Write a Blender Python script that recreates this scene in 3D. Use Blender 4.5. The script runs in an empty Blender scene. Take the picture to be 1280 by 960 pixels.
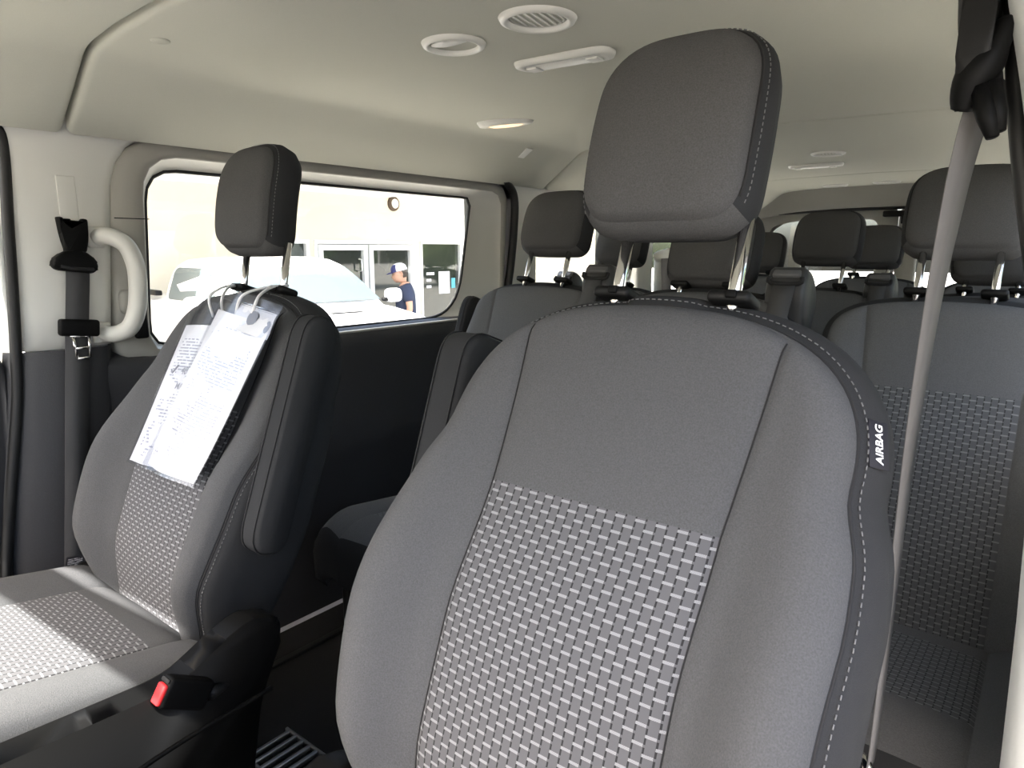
import bpy, bmesh, math, random
from mathutils import Vector, Matrix
random.seed(7)
PI = math.pi
SC = bpy.context.scene
COL = SC.collection
R = math.radians

# ------------------------------------------------------------------ camera
cam_d = bpy.data.cameras.new('camera')
cam_d.sensor_fit = 'HORIZONTAL'; cam_d.sensor_width = 36.0
cam_d.lens = 860.0 * 36.0 / 1280.0
cam_d.clip_start = 0.02; cam_d.clip_end = 500
cam = bpy.data.objects.new('camera', cam_d); COL.objects.link(cam)
cam.location = (0.80, 0.0, 1.10)
cam.rotation_euler = (R(90 - 11.0), 0, R(38.2))
SC.camera = cam

# ------------------------------------------------------------------ light
SUN_EL, SUN_AZ = R(52), R(-176)         # azimuth measured from +Y towards +X
w = bpy.data.worlds.new('sky'); SC.world = w; w.use_nodes = True
nt = w.node_tree; nt.nodes.clear()
wo = nt.nodes.new('ShaderNodeOutputWorld'); bg = nt.nodes.new('ShaderNodeBackground')
sk = nt.nodes.new('ShaderNodeTexSky'); sk.sky_type = 'NISHITA'; sk.sun_disc = False
sk.sun_elevation = SUN_EL; sk.sun_rotation = SUN_AZ; sk.dust_density = 6.0; sk.ozone_density = 0.4; sk.air_density = 1.0
bg.inputs['Strength'].default_value = 0.21
nt.links.new(sk.outputs[0], bg.inputs[0]); nt.links.new(bg.outputs[0], wo.inputs[0])
sun_d = bpy.data.lights.new('sun', 'SUN'); sun_d.energy = 5.5; sun_d.angle = R(0.6); sun_d.color = (1, .96, .9)
sun = bpy.data.objects.new('sun', sun_d); COL.objects.link(sun)
sd = Vector((math.sin(SUN_AZ) * math.cos(SUN_EL), math.cos(SUN_AZ) * math.cos(SUN_EL), math.sin(SUN_EL)))
sun.rotation_euler = sd.to_track_quat('Z', 'Y').to_euler()
sun.location = (0, -6, 12)
vs = SC.view_settings
vs.view_transform = 'Standard'; vs.look = 'None'; vs.gamma = 1.0; vs.use_curve_mapping = False
vs.exposure = 2.3

# ------------------------------------------------------------------ helpers
def wloc(o):
    v = Vector((0, 0, 0))
    while o is not None:
        v = v + o.location; o = o.parent
    return v

def thing(name, label, cat, loc=(0, 0, 0), group=None):
    o = bpy.data.objects.new(name, None); COL.objects.link(o); o.location = loc
    o.empty_display_size = 0.05
    o['label'] = label; o['category'] = cat
    if group: o['group'] = group
    return o

def struct(name, loc=(0, 0, 0)):
    o = bpy.data.objects.new(name, None); COL.objects.link(o); o.location = loc
    o['kind'] = 'structure'
    return o

def obj(name, verts, faces, mat, parent=None, smooth=True, world=False, uv=None, label=None, kind=None):
    if world and parent is not None:
        off = wloc(parent); verts = [Vector(v) - off for v in verts]
    me = bpy.data.meshes.new(name)
    me.from_pydata([tuple(v) for v in verts], [], faces)
    if uv is not None:
        l = me.uv_layers.new(name='UVMap')
        for lp in me.loops: l.data[lp.index].uv = uv[lp.vertex_index]
    me.materials.append(mat)
    bm = bmesh.new(); bm.from_mesh(me)
    bmesh.ops.recalc_face_normals(bm, faces=bm.faces)
    bm.to_mesh(me); bm.free()
    for p in me.polygons: p.use_smooth = smooth
    o = bpy.data.objects.new(name, me); COL.objects.link(o)
    if parent is not None: o.parent = parent
    if label: o['label'] = label
    if kind: o['kind'] = kind
    return o

def tag(o, label, cat, group=None):
    o['label'] = label; o['category'] = cat
    if group: o['group'] = group
    return o

def sharpen(o, deg=35):
    try: o.data.set_sharp_from_angle(angle=R(deg))
    except Exception: pass
    return o

class MB:
    def __init__(s): s.v = []; s.f = []
    def add(s, v, f):
        n = len(s.v); s.v += [Vector(q) for q in v]; s.f += [tuple(i + n for i in q) for q in f]; return s
    def build(s, name, mat, parent=None, **k): return obj(name, s.v, s.f, mat, parent, **k)

def loft(loops, closed=True, cap0=True, cap1=True):
    n = len(loops[0]); v = [p for l in loops for p in l]; f = []
    for i in range(len(loops) - 1):
        for j in range(n if closed else n - 1):
            a = i * n + j; b = i * n + (j + 1) % n
            f.append((a, b, b + n, a + n))
    if closed and cap0: f.append(tuple(range(n))[::-1])
    if closed and cap1: f.append(tuple(range((len(loops) - 1) * n, len(loops) * n)))
    return v, f

def catmull(pts, n=6):
    pts = [Vector(p) for p in pts]; out = []
    for i in range(len(pts) - 1):
        p0 = pts[max(i - 1, 0)]; p1 = pts[i]; p2 = pts[i + 1]; p3 = pts[min(i + 2, len(pts) - 1)]
        for k in range(n):
            t = k / n
            out.append(0.5 * ((2 * p1) + (p2 - p0) * t + (2 * p0 - 5 * p1 + 4 * p2 - p3) * t * t + (3 * p1 - p0 - 3 * p2 + p3) * t ** 3))
    out.append(pts[-1]); return out

def tube(path, r, seg=10, closed=False, ry=None, up=None):
    path = [Vector(p) for p in path]; loops = []; n = len(path)
    prev = None
    for i, p in enumerate(path):
        if closed: t = (path[(i + 1) % n] - path[i - 1]).normalized()
        else: t = (path[min(i + 1, n - 1)] - path[max(i - 1, 0)]).normalized()
        if prev is None:
            a = up if up is not None else (Vector((0, 0, 1)) if abs(t.z) < .9 else Vector((1, 0, 0)))
            x = (a - t * a.dot(t)).normalized()
        else:
            x = (prev - t * prev.dot(t)).normalized()
        prev = x; y = t.cross(x)
        rr = r[i] if isinstance(r, (list, tuple)) else r
        r2 = ry if ry is not None else rr
        loops.append([p + x * math.cos(2 * PI * k / seg) * rr + y * math.sin(2 * PI * k / seg) * r2 for k in range(seg)])
    if closed: loops.append(loops[0])
    return loft(loops, True, not closed, not closed)

def ribbon(path, widths, hw, th=0.0012):
    """belt webbing: path points, width direction per point, half width"""
    loops = []
    path = [Vector(p) for p in path]
    for i, p in enumerate(path):
        t = (path[min(i + 1, len(path) - 1)] - path[max(i - 1, 0)]).normalized()
        wd = Vector(widths[i] if isinstance(widths, list) else widths); wd = (wd - t * wd.dot(t)).normalized()
        nn = t.cross(wd)
        h = hw[i] if isinstance(hw, list) else hw
        loops.append([p + wd * h + nn * th, p - wd * h + nn * th, p - wd * h - nn * th, p + wd * h - nn * th])
    return loft(loops)

def rbox(c, s, r=0.01, seg=3, M=None):
    """rounded box: centre, full size, bevel radius, optional 4x4/3x3 frame applied about the centre"""
    bm = bmesh.new(); bmesh.ops.create_cube(bm, size=1.0)
    for v in bm.verts: v.co = Vector((v.co.x * s[0], v.co.y * s[1], v.co.z * s[2]))
    r = min(r, min(s) * 0.49)
    if r > 0: bmesh.ops.bevel(bm, geom=bm.edges[:], offset=r, segments=seg, profile=0.5, affect='EDGES')
    c = Vector(c)
    vs_ = [(M @ v.co if M is not None else v.co.copy()) + c for v in bm.verts]
    bm.verts.index_update()
    fs = [tuple(v.index for v in f.verts) for f in bm.faces]
    bm.free(); return vs_, fs

def prism(poly, d0, d1, axis=0, bev=0.0, seg=2):
    """polygon in the other two axes extruded along axis from d0 to d1"""
    def P(a, b, d): return (d, a, b) if axis == 0 else ((a, d, b) if axis == 1 else (a, b, d))
    bm = bmesh.new()
    va = [bm.verts.new(P(a, b, d0)) for a, b in poly]; vb = [bm.verts.new(P(a, b, d1)) for a, b in poly]
    n = len(poly)
    bm.faces.new(va); bm.faces.new(vb[::-1])
    for i in range(n): bm.faces.new((va[i], vb[i], vb[(i + 1) % n], va[(i + 1) % n]))
    if bev > 0:
        ed = [e for e in bm.edges if (e.verts[0].co - e.verts[1].co)[axis] == 0]
        bmesh.ops.bevel(bm, geom=ed, offset=bev, segments=seg, profile=0.5, affect='EDGES')
    bm.verts.index_update()
    v = [x.co.copy() for x in bm.verts]; f = [tuple(y.index for y in x.verts) for x in bm.faces]
    bm.free(); return v, f

def rpoly(pts, rad, n=6):
    """rounded polygon in 2-D"""
    out = []; N = len(pts)
    for i in range(N):
        p = Vector(pts[i]); a = Vector(pts[i - 1]); b = Vector(pts[(i + 1) % N])
        r = rad[i] if isinstance(rad, (list, tuple)) else rad
        da = (a - p); db = (b - p)
        ra = min(r, da.length * .49); rb = min(r, db.length * .49)
        s = p + da.normalized() * ra; e = p + db.normalized() * rb
        for k in range(n + 1):
            t = k / n
            out.append(s * (1 - t) ** 2 + p * 2 * t * (1 - t) + e * t * t)
    return out

def resample(poly, n):
    """closed 2-D polygon resampled to n points by arc length"""
    L = [0]; N = len(poly)
    for i in range(N): L.append(L[-1] + (poly[(i + 1) % N] - poly[i]).length)
    out = []; j = 0
    for k in range(n):
        d = L[-1] * k / n
        while L[j + 1] < d: j += 1
        t = (d - L[j]) / max(L[j + 1] - L[j], 1e-9)
        out.append(poly[j].lerp(poly[(j + 1) % N], t))
    return out

def lathe(profile, seg=32, c=(0, 0, 0), M=None):
    c = Vector(c); loops = []
    for r_, z in profile:
        loops.append([(M @ Vector((r_ * math.cos(2 * PI * k / seg), r_ * math.sin(2 * PI * k / seg), z)) if M is not None
                       else Vector((r_ * math.cos(2 * PI * k / seg), r_ * math.sin(2 * PI * k / seg), z))) + c for k in range(seg)])
    return loft(loops)

def interp(tab, x):
    """smooth (monotone cubic) lookup in a sorted table"""
    if x <= tab[0][0]: return tab[0][1]
    if x >= tab[-1][0]: return tab[-1][1]
    n = len(tab); d = [(tab[k + 1][1] - tab[k][1]) / (tab[k + 1][0] - tab[k][0]) for k in range(n - 1)]
    def slope(k):
        if k == 0: return d[0]
        if k == n - 1: return d[-1]
        a, b = d[k - 1], d[k]
        return 0.0 if a * b <= 0 else 2 * a * b / (a + b)
    for k in range(n - 1):
        x0, y0 = tab[k]; x1, y1 = tab[k + 1]
        if x <= x1:
            h = x1 - x0; t = (x - x0) / h
            return ((2 * t ** 3 - 3 * t * t + 1) * y0 + (t ** 3 - 2 * t * t + t) * h * slope(k)
                    + (-2 * t ** 3 + 3 * t * t) * y1 + (t ** 3 - t * t) * h * slope(k + 1))

# ------------------------------------------------------------------ materials
def mat(name, col, rough=0.6, metal=0.0, noise=None, bump=0.0, bscale=800.0, spec=0.5, trans=0.0, coat=0.0, emit=None, sheen=0.0):
    m = bpy.data.materials.new(name); m.use_nodes = True
    t = m.node_tree; b = t.nodes['Principled BSDF']
    b.inputs['Base Color'].default_value = (*col, 1); b.inputs['Roughness'].default_value = rough
    b.inputs['Metallic'].default_value = metal; b.inputs['Specular IOR Level'].default_value = spec
    if trans: b.inputs['Transmission Weight'].default_value = trans
    if coat: b.inputs['Coat Weight'].default_value = coat
    if sheen: b.inputs['Sheen Weight'].default_value = sheen
    if emit:
        b.inputs['Emission Color'].default_value = (*emit[0], 1); b.inputs['Emission Strength'].default_value = emit[1]
    tc = t.nodes.new('ShaderNodeTexCoord')
    if noise:
        sc, amt = noise
        nz = t.nodes.new('ShaderNodeTexNoise'); nz.inputs['Scale'].default_value = sc; nz.inputs['Detail'].default_value = 3
        t.links.new(tc.outputs['Object'], nz.inputs['Vector'])
        mx = t.nodes.new('ShaderNodeMix'); mx.data_type = 'RGBA'
        mx.inputs[6].default_value = (*[c * (1 - amt) for c in col], 1); mx.inputs[7].default_value = (*[min(1, c * (1 + amt)) for c in col], 1)
        t.links.new(nz.outputs['Fac'], mx.inputs[0]); t.links.new(mx.outputs[2], b.inputs['Base Color'])
    if bump:
        n2 = t.nodes.new('ShaderNodeTexNoise'); n2.inputs['Scale'].default_value = bscale; n2.inputs['Detail'].default_value = 2
        t.links.new(tc.outputs['Object'], n2.inputs['Vector'])
        bp = t.nodes.new('ShaderNodeBump'); bp.inputs['Strength'].default_value = bump; bp.inputs['Distance'].default_value = 0.001
        t.links.new(n2.outputs['Fac'], bp.inputs['Height']); t.links.new(bp.outputs['Normal'], b.inputs['Normal'])
    return m

def N(t, op, a, b=None, c=None):
    n = t.nodes.new('ShaderNodeMath'); n.operation = op
    for i, x in enumerate((a, b, c)):
        if x is None: continue
        if isinstance(x, (int, float)): n.inputs[i].default_value = x
        else: t.links.new(x, n.inputs[i])
    return n.outputs[0]

def woven(name, base, light, dark, p=0.0105, q=0.0158):
    """basket weave cloth: staggered light bars and dark gaps, on UVs in metres"""
    m = bpy.data.materials.new(name); m.use_nodes = True; t = m.node_tree; b = t.nodes['Principled BSDF']
    b.inputs['Roughness'].default_value = 0.85; b.inputs['Specular IOR Level'].default_value = 0.2
    uv = t.nodes.new('ShaderNodeUVMap'); sp = t.nodes.new('ShaderNodeSeparateXYZ'); t.links.new(uv.outputs[0], sp.inputs[0])
    x = N(t, 'DIVIDE', sp.outputs[0], p); y = N(t, 'DIVIDE', sp.outputs[1], q)
    ci = N(t, 'FLOOR', x); par = N(t, 'FLOORED_MODULO', ci, 2.0)
    y2 = N(t, 'ADD', y, N(t, 'MULTIPLY', par, 0.5))
    fy = N(t, 'FRACT', y2); fx = N(t, 'FRACT', x)
    bar = N(t, 'MULTIPLY', N(t, 'LESS_THAN', fy, 0.17), N(t, 'LESS_THAN', N(t, 'ABSOLUTE', N(t, 'SUBTRACT', fx, 0.5)), 0.47))
    gap = N(t, 'MULTIPLY', N(t, 'LESS_THAN', fx, 0.17), N(t, 'GREATER_THAN', N(t, 'FRACT', N(t, 'MULTIPLY', y, 2.0)), 0.30))
    fil = N(t, 'MULTIPLY', N(t, 'SINE', N(t, 'MULTIPLY', x, 37.0)), N(t, 'SINE', N(t, 'MULTIPLY', y, 52.0)))
    barv = N(t, 'MULTIPLY', bar, N(t, 'ADD', 0.8, N(t, 'MULTIPLY', fil, 0.25)))
    m1 = t.nodes.new('ShaderNodeMix'); m1.data_type = 'RGBA'; m1.inputs[6].default_value = (*base, 1); m1.inputs[7].default_value = (*dark, 1)
    t.links.new(gap, m1.inputs[0])
    m2 = t.nodes.new('ShaderNodeMix'); m2.data_type = 'RGBA'; t.links.new(m1.outputs[2], m2.inputs[6]); m2.inputs[7].default_value = (*light, 1)
    t.links.new(barv, m2.inputs[0]); t.links.new(m2.outputs[2], b.inputs['Base Color'])
    h = N(t, 'SUBTRACT', N(t, 'MULTIPLY', bar, -0.5), gap)
    bp = t.nodes.new('ShaderNodeBump'); bp.inputs['Strength'].default_value = 0.35; bp.inputs['Distance'].default_value = 0.0015
    t.links.new(h, bp.inputs['Height']); t.links.new(bp.outputs['Normal'], b.inputs['Normal'])
    return m

def glass(name, tint=(.92, .95, .94), refl=0.08, rough=0.0, gcol=(1, 1, 1)):
    m = bpy.data.materials.new(name); m.use_nodes = True; t = m.node_tree; t.nodes.clear()
    o = t.nodes.new('ShaderNodeOutputMaterial'); tr = t.nodes.new('ShaderNodeBsdfTransparent'); gl = t.nodes.new('ShaderNodeBsdfGlossy')
    tr.inputs[0].default_value = (*tint, 1); gl.inputs['Roughness'].default_value = rough; gl.inputs[0].default_value = (*gcol, 1)
    ge = t.nodes.new('ShaderNodeNewGeometry'); dt = t.nodes.new('ShaderNodeVectorMath'); dt.operation = 'DOT_PRODUCT'
    t.links.new(ge.outputs['Normal'], dt.inputs[0]); t.links.new(ge.outputs['Incoming'], dt.inputs[1])
    c5 = N(t, 'POWER', N(t, 'SUBTRACT', 1.0, N(t, 'ABSOLUTE', dt.outputs['Value'])), 5.0)
    f = N(t, 'ADD', refl, N(t, 'MULTIPLY', c5, 1.0 - refl))
    mx = t.nodes.new('ShaderNodeMixShader'); t.links.new(f, mx.inputs[0]); t.links.new(tr.outputs[0], mx.inputs[1]); t.links.new(gl.outputs[0], mx.inputs[2])
    t.links.new(mx.outputs[0], o.inputs[0]); return m

def printed(name, rows=46, seed=1.0, thr=0.46, ink=(.42, .44, .52), paper=(.90, .90, .92), heads=()):
    """paper with lines of small print, on 0-1 UVs"""
    m = bpy.data.materials.new(name); m.use_nodes = True; t = m.node_tree; b = t.nodes['Principled BSDF']
    b.inputs['Roughness'].default_value = 0.7
    uv = t.nodes.new('ShaderNodeUVMap'); sp = t.nodes.new('ShaderNodeSeparateXYZ'); t.links.new(uv.outputs[0], sp.inputs[0])
    ry = N(t, 'MULTIPLY', sp.outputs[1], rows); ri = N(t, 'FLOOR', ry); fy = N(t, 'FRACT', ry)
    cv = t.nodes.new('ShaderNodeCombineXYZ')
    t.links.new(N(t, 'MULTIPLY', sp.outputs[0], 26.0), cv.inputs[0]); t.links.new(N(t, 'MULTIPLY', ri, 7.3), cv.inputs[1]); cv.inputs[2].default_value = seed
    nz = t.nodes.new('ShaderNodeTexNoise'); nz.inputs['Scale'].default_value = 1.0; nz.inputs['Detail'].default_value = 3; t.links.new(cv.outputs[0], nz.inputs['Vector'])
    blk = t.nodes.new('ShaderNodeCombineXYZ')
    t.links.new(N(t, 'MULTIPLY', sp.outputs[0], 2.2), blk.inputs[0]); t.links.new(N(t, 'MULTIPLY', sp.outputs[1], 7.0), blk.inputs[1]); blk.inputs[2].default_value = seed * 3.1
    nb = t.nodes.new('ShaderNodeTexNoise'); nb.inputs['Scale'].default_value = 1.0; t.links.new(blk.outputs[0], nb.inputs['Vector'])
    ink_f = N(t, 'MULTIPLY', N(t, 'MULTIPLY', N(t, 'GREATER_THAN', nz.outputs['Fac'], thr), N(t, 'LESS_THAN', fy, 0.45)), N(t, 'GREATER_THAN', nb.outputs['Fac'], 0.47))
    mg = N(t, 'MULTIPLY', N(t, 'LESS_THAN', N(t, 'ABSOLUTE', N(t, 'SUBTRACT', sp.outputs[0], 0.5)), 0.40), N(t, 'LESS_THAN', N(t, 'ABSOLUTE', N(t, 'SUBTRACT', sp.outputs[1], 0.48)), 0.43))
    mx = t.nodes.new('ShaderNodeMix'); mx.data_type = 'RGBA'; mx.inputs[6].default_value = (*paper, 1); mx.inputs[7].default_value = (*ink, 1)
    t.links.new(N(t, 'MULTIPLY', ink_f, mg), mx.inputs[0]); t.links.new(mx.outputs[2], b.inputs['Base Color'])
    return m

GREY = (.083, .084, .087); DARK = (.027, .028, .030)
M = dict(
    fabric=mat('grey_seat_cloth', GREY, .9, noise=(650, .38), bump=.5, bscale=700, spec=.12),
    fabric2=mat('rear_seat_cloth', (.098, .100, .104), .9, noise=(500, .3), bump=.4, bscale=600, spec=.12),
    head=mat('headrest_cloth', (.080, .080, .081), .92, noise=(650, .4), bump=.5, bscale=700, spec=.1),
    side=mat('charcoal_side_cloth', DARK, .85, noise=(900, .2), bump=.25, bscale=900, spec=.2),
    weave=woven('basket_weave_cloth', (.100, .100, .106), (.28, .283, .295), (.026, .026, .028)),
    weave2=woven('rear_basket_weave_cloth', (.085, .088, .093), (.19, .195, .20), (.03, .03, .032), p=.0110, q=.0165),
    stitch=mat('grey_thread', (.15, .15, .155), .8),
    seam=mat('dark_seam', (.012, .012, .013), .8),
    plastic=mat('black_plastic', (.006, .006, .006), .5, bump=.1, bscale=600, spec=.25),
    guide=mat('dark_grey_plastic', (.045, .045, .047), .4, spec=.4),
    plate=mat('mid_grey_plastic', (.12, .12, .125), .4, spec=.4),
    gloss=mat('smooth_black_plastic', (.004, .004, .004), .5, spec=.12),
    rubber=mat('black_rubber', (.010, .010, .010), .55),
    chrome=mat('polished_steel', (.82, .81, .80), .12, metal=1.0),
    beige=mat('light_grey_trim', (.72, .715, .67), .55, bump=.12, bscale=500, spec=.35),
    beige2=mat('handle_grey', (.66, .655, .61), .45, spec=.4),
    taupe=mat('window_surround_grey', (.36, .35, .315), .6, bump=.12, bscale=500, spec=.3),
    liner=mat('headliner_cloth', (.50, .50, .435), .95, noise=(700, .08), bump=.25, bscale=700, spec=.1),
    white=mat('white_trim', (.72, .74, .72), .5),
    dtrim=mat('charcoal_door_trim', (.044, .044, .047), .5, noise=(300, .15), bump=.3, bscale=500, spec=.35),
    floor=mat('black_floor_mat', (.007, .007, .008), .8, noise=(60, .3), bump=.3, bscale=300),
    web=mat('seat_belt_webbing', (.060, .060, .062), .75, bump=.3, bscale=900, spec=.3),
    web2=mat('grey_belt_webbing', (.13, .125, .122), .7, bump=.3, bscale=900, spec=.3),
    red=mat('red_button_plastic', (.75, .03, .035), .4),
    pane=glass('clear_glass', (.93, .95, .94), .05),
    sleeve=glass('clear_plastic_sleeve', (.86, .87, .90), .09, .15),
    lens=mat('frosted_lamp_lens', (.85, .85, .80), .3, trans=.2),
    lens_on=mat('lit_lamp_lens', (.9, .8, .6), .3, emit=((1, .62, .30), .35)),
    cord=mat('white_plastic_cord', (.8, .8, .82), .4),
    tagm=mat('navy_tag_cloth', (.006, .006, .012), .7),
    lett=mat('white_lettering', (.85, .85, .88), .6),
    ink=mat('grey_print', (.30, .31, .36), .7),
    card=mat('pale_card', (.70, .72, .78), .6),
    oval=mat('slate_oval_print', (.22, .24, .30), .6),
    paper1=printed('printed_sheet_front', 52, 2.0),
    paper2=printed('printed_sheet_rear', 44, 7.7),
    tagprint=printed('belt_label_print', 14, 4.2, .40, (.75, .76, .78), (.03, .03, .035)),
    wall=mat('cream_stucco', (.74, .67, .54), .9, noise=(3, .06), bump=.3, bscale=60),
    soffit=mat('white_painted_soffit', (.82, .81, .78), .8),
    frame=mat('white_window_frame', (.78, .78, .78), .5),
    dglass=mat('dark_office_glass', (.03, .035, .03), .03, spec=.9),
    cpaint=mat('white_car_paint', (.82, .82, .83), .3, coat=.6),
    vanpaint=mat('grey_van_paint', (.34, .34, .35), .35, coat=.4),
    cglass=mat('tinted_car_glass', (.10, .125, .135), .06, spec=.28),
    lamp_red=mat('tail_lamp_red', (.4, .02, .02), .2),
    ground=mat('pale_concrete', (.42, .40, .37), .9, noise=(1.5, .15), bump=.2, bscale=40),
    skin=mat('skin', (.62, .36, .25), .6),
    hair=mat('dark_hair', (.05, .035, .025), .8),
    navy=mat('navy_tee', (.035, .045, .085), .9),
    jean=mat('blue_denim', (.06, .08, .15), .9),
    capw=mat('white_cap_cloth', (.78, .78, .80), .8),
    capn=mat('navy_cap_cloth', (.03, .035, .14), .8),
    leaf=mat('tree_leaf', (.055, .085, .025), .8, noise=(4, .5), bump=.5, bscale=6),
    bark=mat('tree_bark', (.09, .06, .04), .9),
    teal=mat('teal_sticker', (.10, .42, .50), .5),
    foil=mat('brushed_sill_metal', (.45, .45, .45), .35, metal=.9),
)

# ------------------------------------------------------------------ structure: floor, roof, walls
GZ = -0.75
fl = obj('floor', *rbox((0, 2.05, -.03), (1.74, 5.5, .06), 0), M['floor'], smooth=False); fl['kind'] = 'structure'
sill = obj('trim_1', *prism([(.70, .002), (2.05, .002), (2.05, .010), (.70, .010)], -.745, -.725, 0, .002), M['rubber'], smooth=False); sill['kind'] = 'structure'
gr = obj('ground', *rbox((0, 8, GZ - .1), (120, 120, .2), 0), M['ground'], smooth=False); gr['kind'] = 'structure'

# ceiling: four headliner panels over an outer roof skin
ceil = struct('ceiling')
def cprof(x, y):
    ax = abs(x)
    z = interp([(0, 1.482), (.45, 1.476), (.60, 1.466), (.655, 1.457), (.69, 1.436), (.74, 1.400), (.79, 1.366), (.815, 1.350), (.835, 1.335)], ax)
    return z
XS = [-.835, -.825, -.81, -.79, -.765, -.74, -.715, -.69, -.672, -.655, -.63, -.60, -.52, -.40, -.2, 0, .2, .40, .52, .60, .63, .655, .672, .69, .715, .74, .765, .79, .81, .825, .835]
def headliner(y0, y1, bow0=0.0, bow1=0.0):
    L_ = y1 - y0; loops = []
    rows = [(0, .030)] + [(d / L_, 0) for d in (0, .003, .006, .010, .015)] + [(k / 10, 0) for k in range(1, 10)] + [(1 - d / L_, 0) for d in (.015, .010, .006, .003, 0)] + [(1, .030)]
    for t, up in rows:
        lp = []
        for x in XS:
            e = (abs(x) / .835) ** 2
            ya = y0 + bow0 * e; yb = y1 + bow1 * e
            tt = t
            y = ya + (yb - ya) * t
            edge = min(t, 1 - t) * abs(yb - ya)
            rnd = .009 * max(0, 1 - edge / .014) ** 2
            lp.append(Vector((x, y, cprof(x, y) + up + rnd)))
        loops.append(lp)
    v, f = loft(loops, closed=False)
    return obj('headliner_panel', v, f, M['liner'], ceil)
headliner(-.30, .572, 0, .02); headliner(.582, 2.262, .02, .02); headliner(2.272, 3.94, .02, .02); headliner(3.95, 4.78, .02, 0)
rs = []
for y in (-.32, 4.80):
    rs.append([Vector((x * 1.09, y, cprof(x, y) + .055)) for x in XS])
v, f = loft(rs, closed=False); obj('roof_skin', v, f, M['cpaint'], ceil)
v, f = loft([[p * 1 - Vector((0, 0, .010)) for p in l] for l in rs], closed=False); obj('dark_gap_backing', v, f, M['rubber'], ceil)  # dark sheet added so the headliner seams read as shaded gaps

# left wall: outer skin strips around the openings
def strip(y0, y1, z0, z1, x=-.925, t=.02):
    return prism([(y0, z0), (y1, z0), (y1, z1), (y0, z1)], x - t / 2, x + t / 2, 0)
wl = struct('wall_left')
mb = MB()
for a in ((.50, .76, .80, 1.40), (.50, 4.8, -.2, .862), (.50, 4.8, 1.295, 1.52), (1.90, 2.30, .85, 1.4), (3.08, 3.28, .85, 1.4), (4.05, 4.8, .85, 1.4)):
    mb.add(*strip(*a))
mb.build('body_side', M['cpaint'], wl, smooth=False)
wr = struct('wall_right')
mb = MB()
for a in ((.64, 4.8, -.2, .862), (.64, 4.8, 1.295, 1.52), (.64, .95, .85, 1.4), (1.95, 2.25, .85, 1.4), (3.08, 3.28, .85, 1.4), (4.05, 4.8, .85, 1.4)):
    mb.add(*strip(*a, x=.925))
mb.build('body_side', M['cpaint'], wr, smooth=False)
obj('lower_trim', *prism([(.85, 0), (4.7, 0), (4.7, .85), (.85, .85)], .893, .908, 0, .004), M['dtrim'], wr, smooth=False)
for i, (a, b) in enumerate(((.96, 1.94), (2.26, 3.07), (3.29, 4.04))):
    g = obj('window_%d' % (i + 5), *prism([(a, .862), (b, .862), (b, 1.295), (a, 1.295)], .922, .926, 0), M['pane'], smooth=False); g['kind'] = 'structure'

# B pillar trim on the left
pl = struct('trim_2')
def pillar_sheet(rows, mat_, name, parent):
    """rows: z, list of (x,y)"""
    loops = [[Vector((x, y, z)) for x, y in pts] for z, pts in rows]
    v, f = loft(loops, closed=False); return obj(name, v, f, mat_, parent)
def brow(z, y0, y1, bulge=0):
    ym = (y0 + y1) / 2
    return (z, [(-.90, y0 - .012), (-.885, y0 - .004), (-.868, y0 + .012), (-.858 + bulge, y0 + .04), (-.852 + bulge, ym), (-.856 + bulge, y1 - .03), (-.866, y1 - .008), (-.885, y1), (-.91, y1 + .002)])
pillar_sheet([brow(1.40, .47, .83), brow(1.35, .478, .77), brow(1.325, .482, .735), brow(1.29, .484, .712), brow(1.24, .484, .695), brow(1.15, .483, .686), brow(1.05, .482, .676), brow(.97, .48, .668), brow(.893, .477, .66), (.888, [(-.92, .477 + k * .0225) for k in range(9)])], M['beige'], 'upper_cover', pl)
pillar_sheet([brow(.892, .468, .66, .012), brow(.86, .462, .66, .014), brow(.80, .455, .657, .014), brow(.70, .44, .652, .014), brow(.58, .42, .648, .014), brow(.45, .405, .64, .014), brow(.30, .40, .63, .014), brow(.0, .39, .62, .014)], M['dtrim'], 'lower_cover', pl)
obj('adjuster_track', *rbox((-.854, .594, 1.195), (.006, .036, .115), .002), M['beige'], pl)
obj('track_recess', *rbox((-.849, .5835, 1.03), (.006, .020, .27), .002), M['plastic'], pl)
# door seal down the pillar's front edge
seal = struct('trim_3')
obj('door_seal', *tube(catmull([(-.875, .44, 1.40), (-.872, .485, 1.345), (-.87, .497, 1.30), (-.868, .487, 1.15), (-.868, .478, 1.0), (-.868, .470, .89), (-.868, .462, .80), (-.868, .445, .70), (-.868, .418, .55), (-.868, .395, .40), (-.868, .385, .2)], 5), .011, 8), M['rubber'], seal)

# passenger front door
d1 = struct('door_1')
obj('inner_trim', *prism(rpoly([(-.62, 0.05), (.40, .05), (.428, .60), (.448, .80), (.452, .892), (-.62, .88)], [.02, .02, .05, .05, .03, .02]), -.935, -.885, 0, .008), M['dtrim'], d1)
obj('frame_edge', *tube(catmull([(-.895, .428, .25), (-.895, .440, .55), (-.895, .458, .72), (-.895, .470, .86), (-.895, .474, 1.0), (-.895, .476, 1.2), (-.895, .47, 1.29), (-.893, .42, 1.335), (-.885, .30, 1.345), (-.875, -.3, 1.30)], 5), .010, 8), M['white'], d1)
obj('pane', *prism([(-.62, .88), (.468, .89), (.468, 1.30), (.40, 1.335), (-.35, 1.30)], -.912, -.908, 0), M['pane'], d1, smooth=False)

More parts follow.
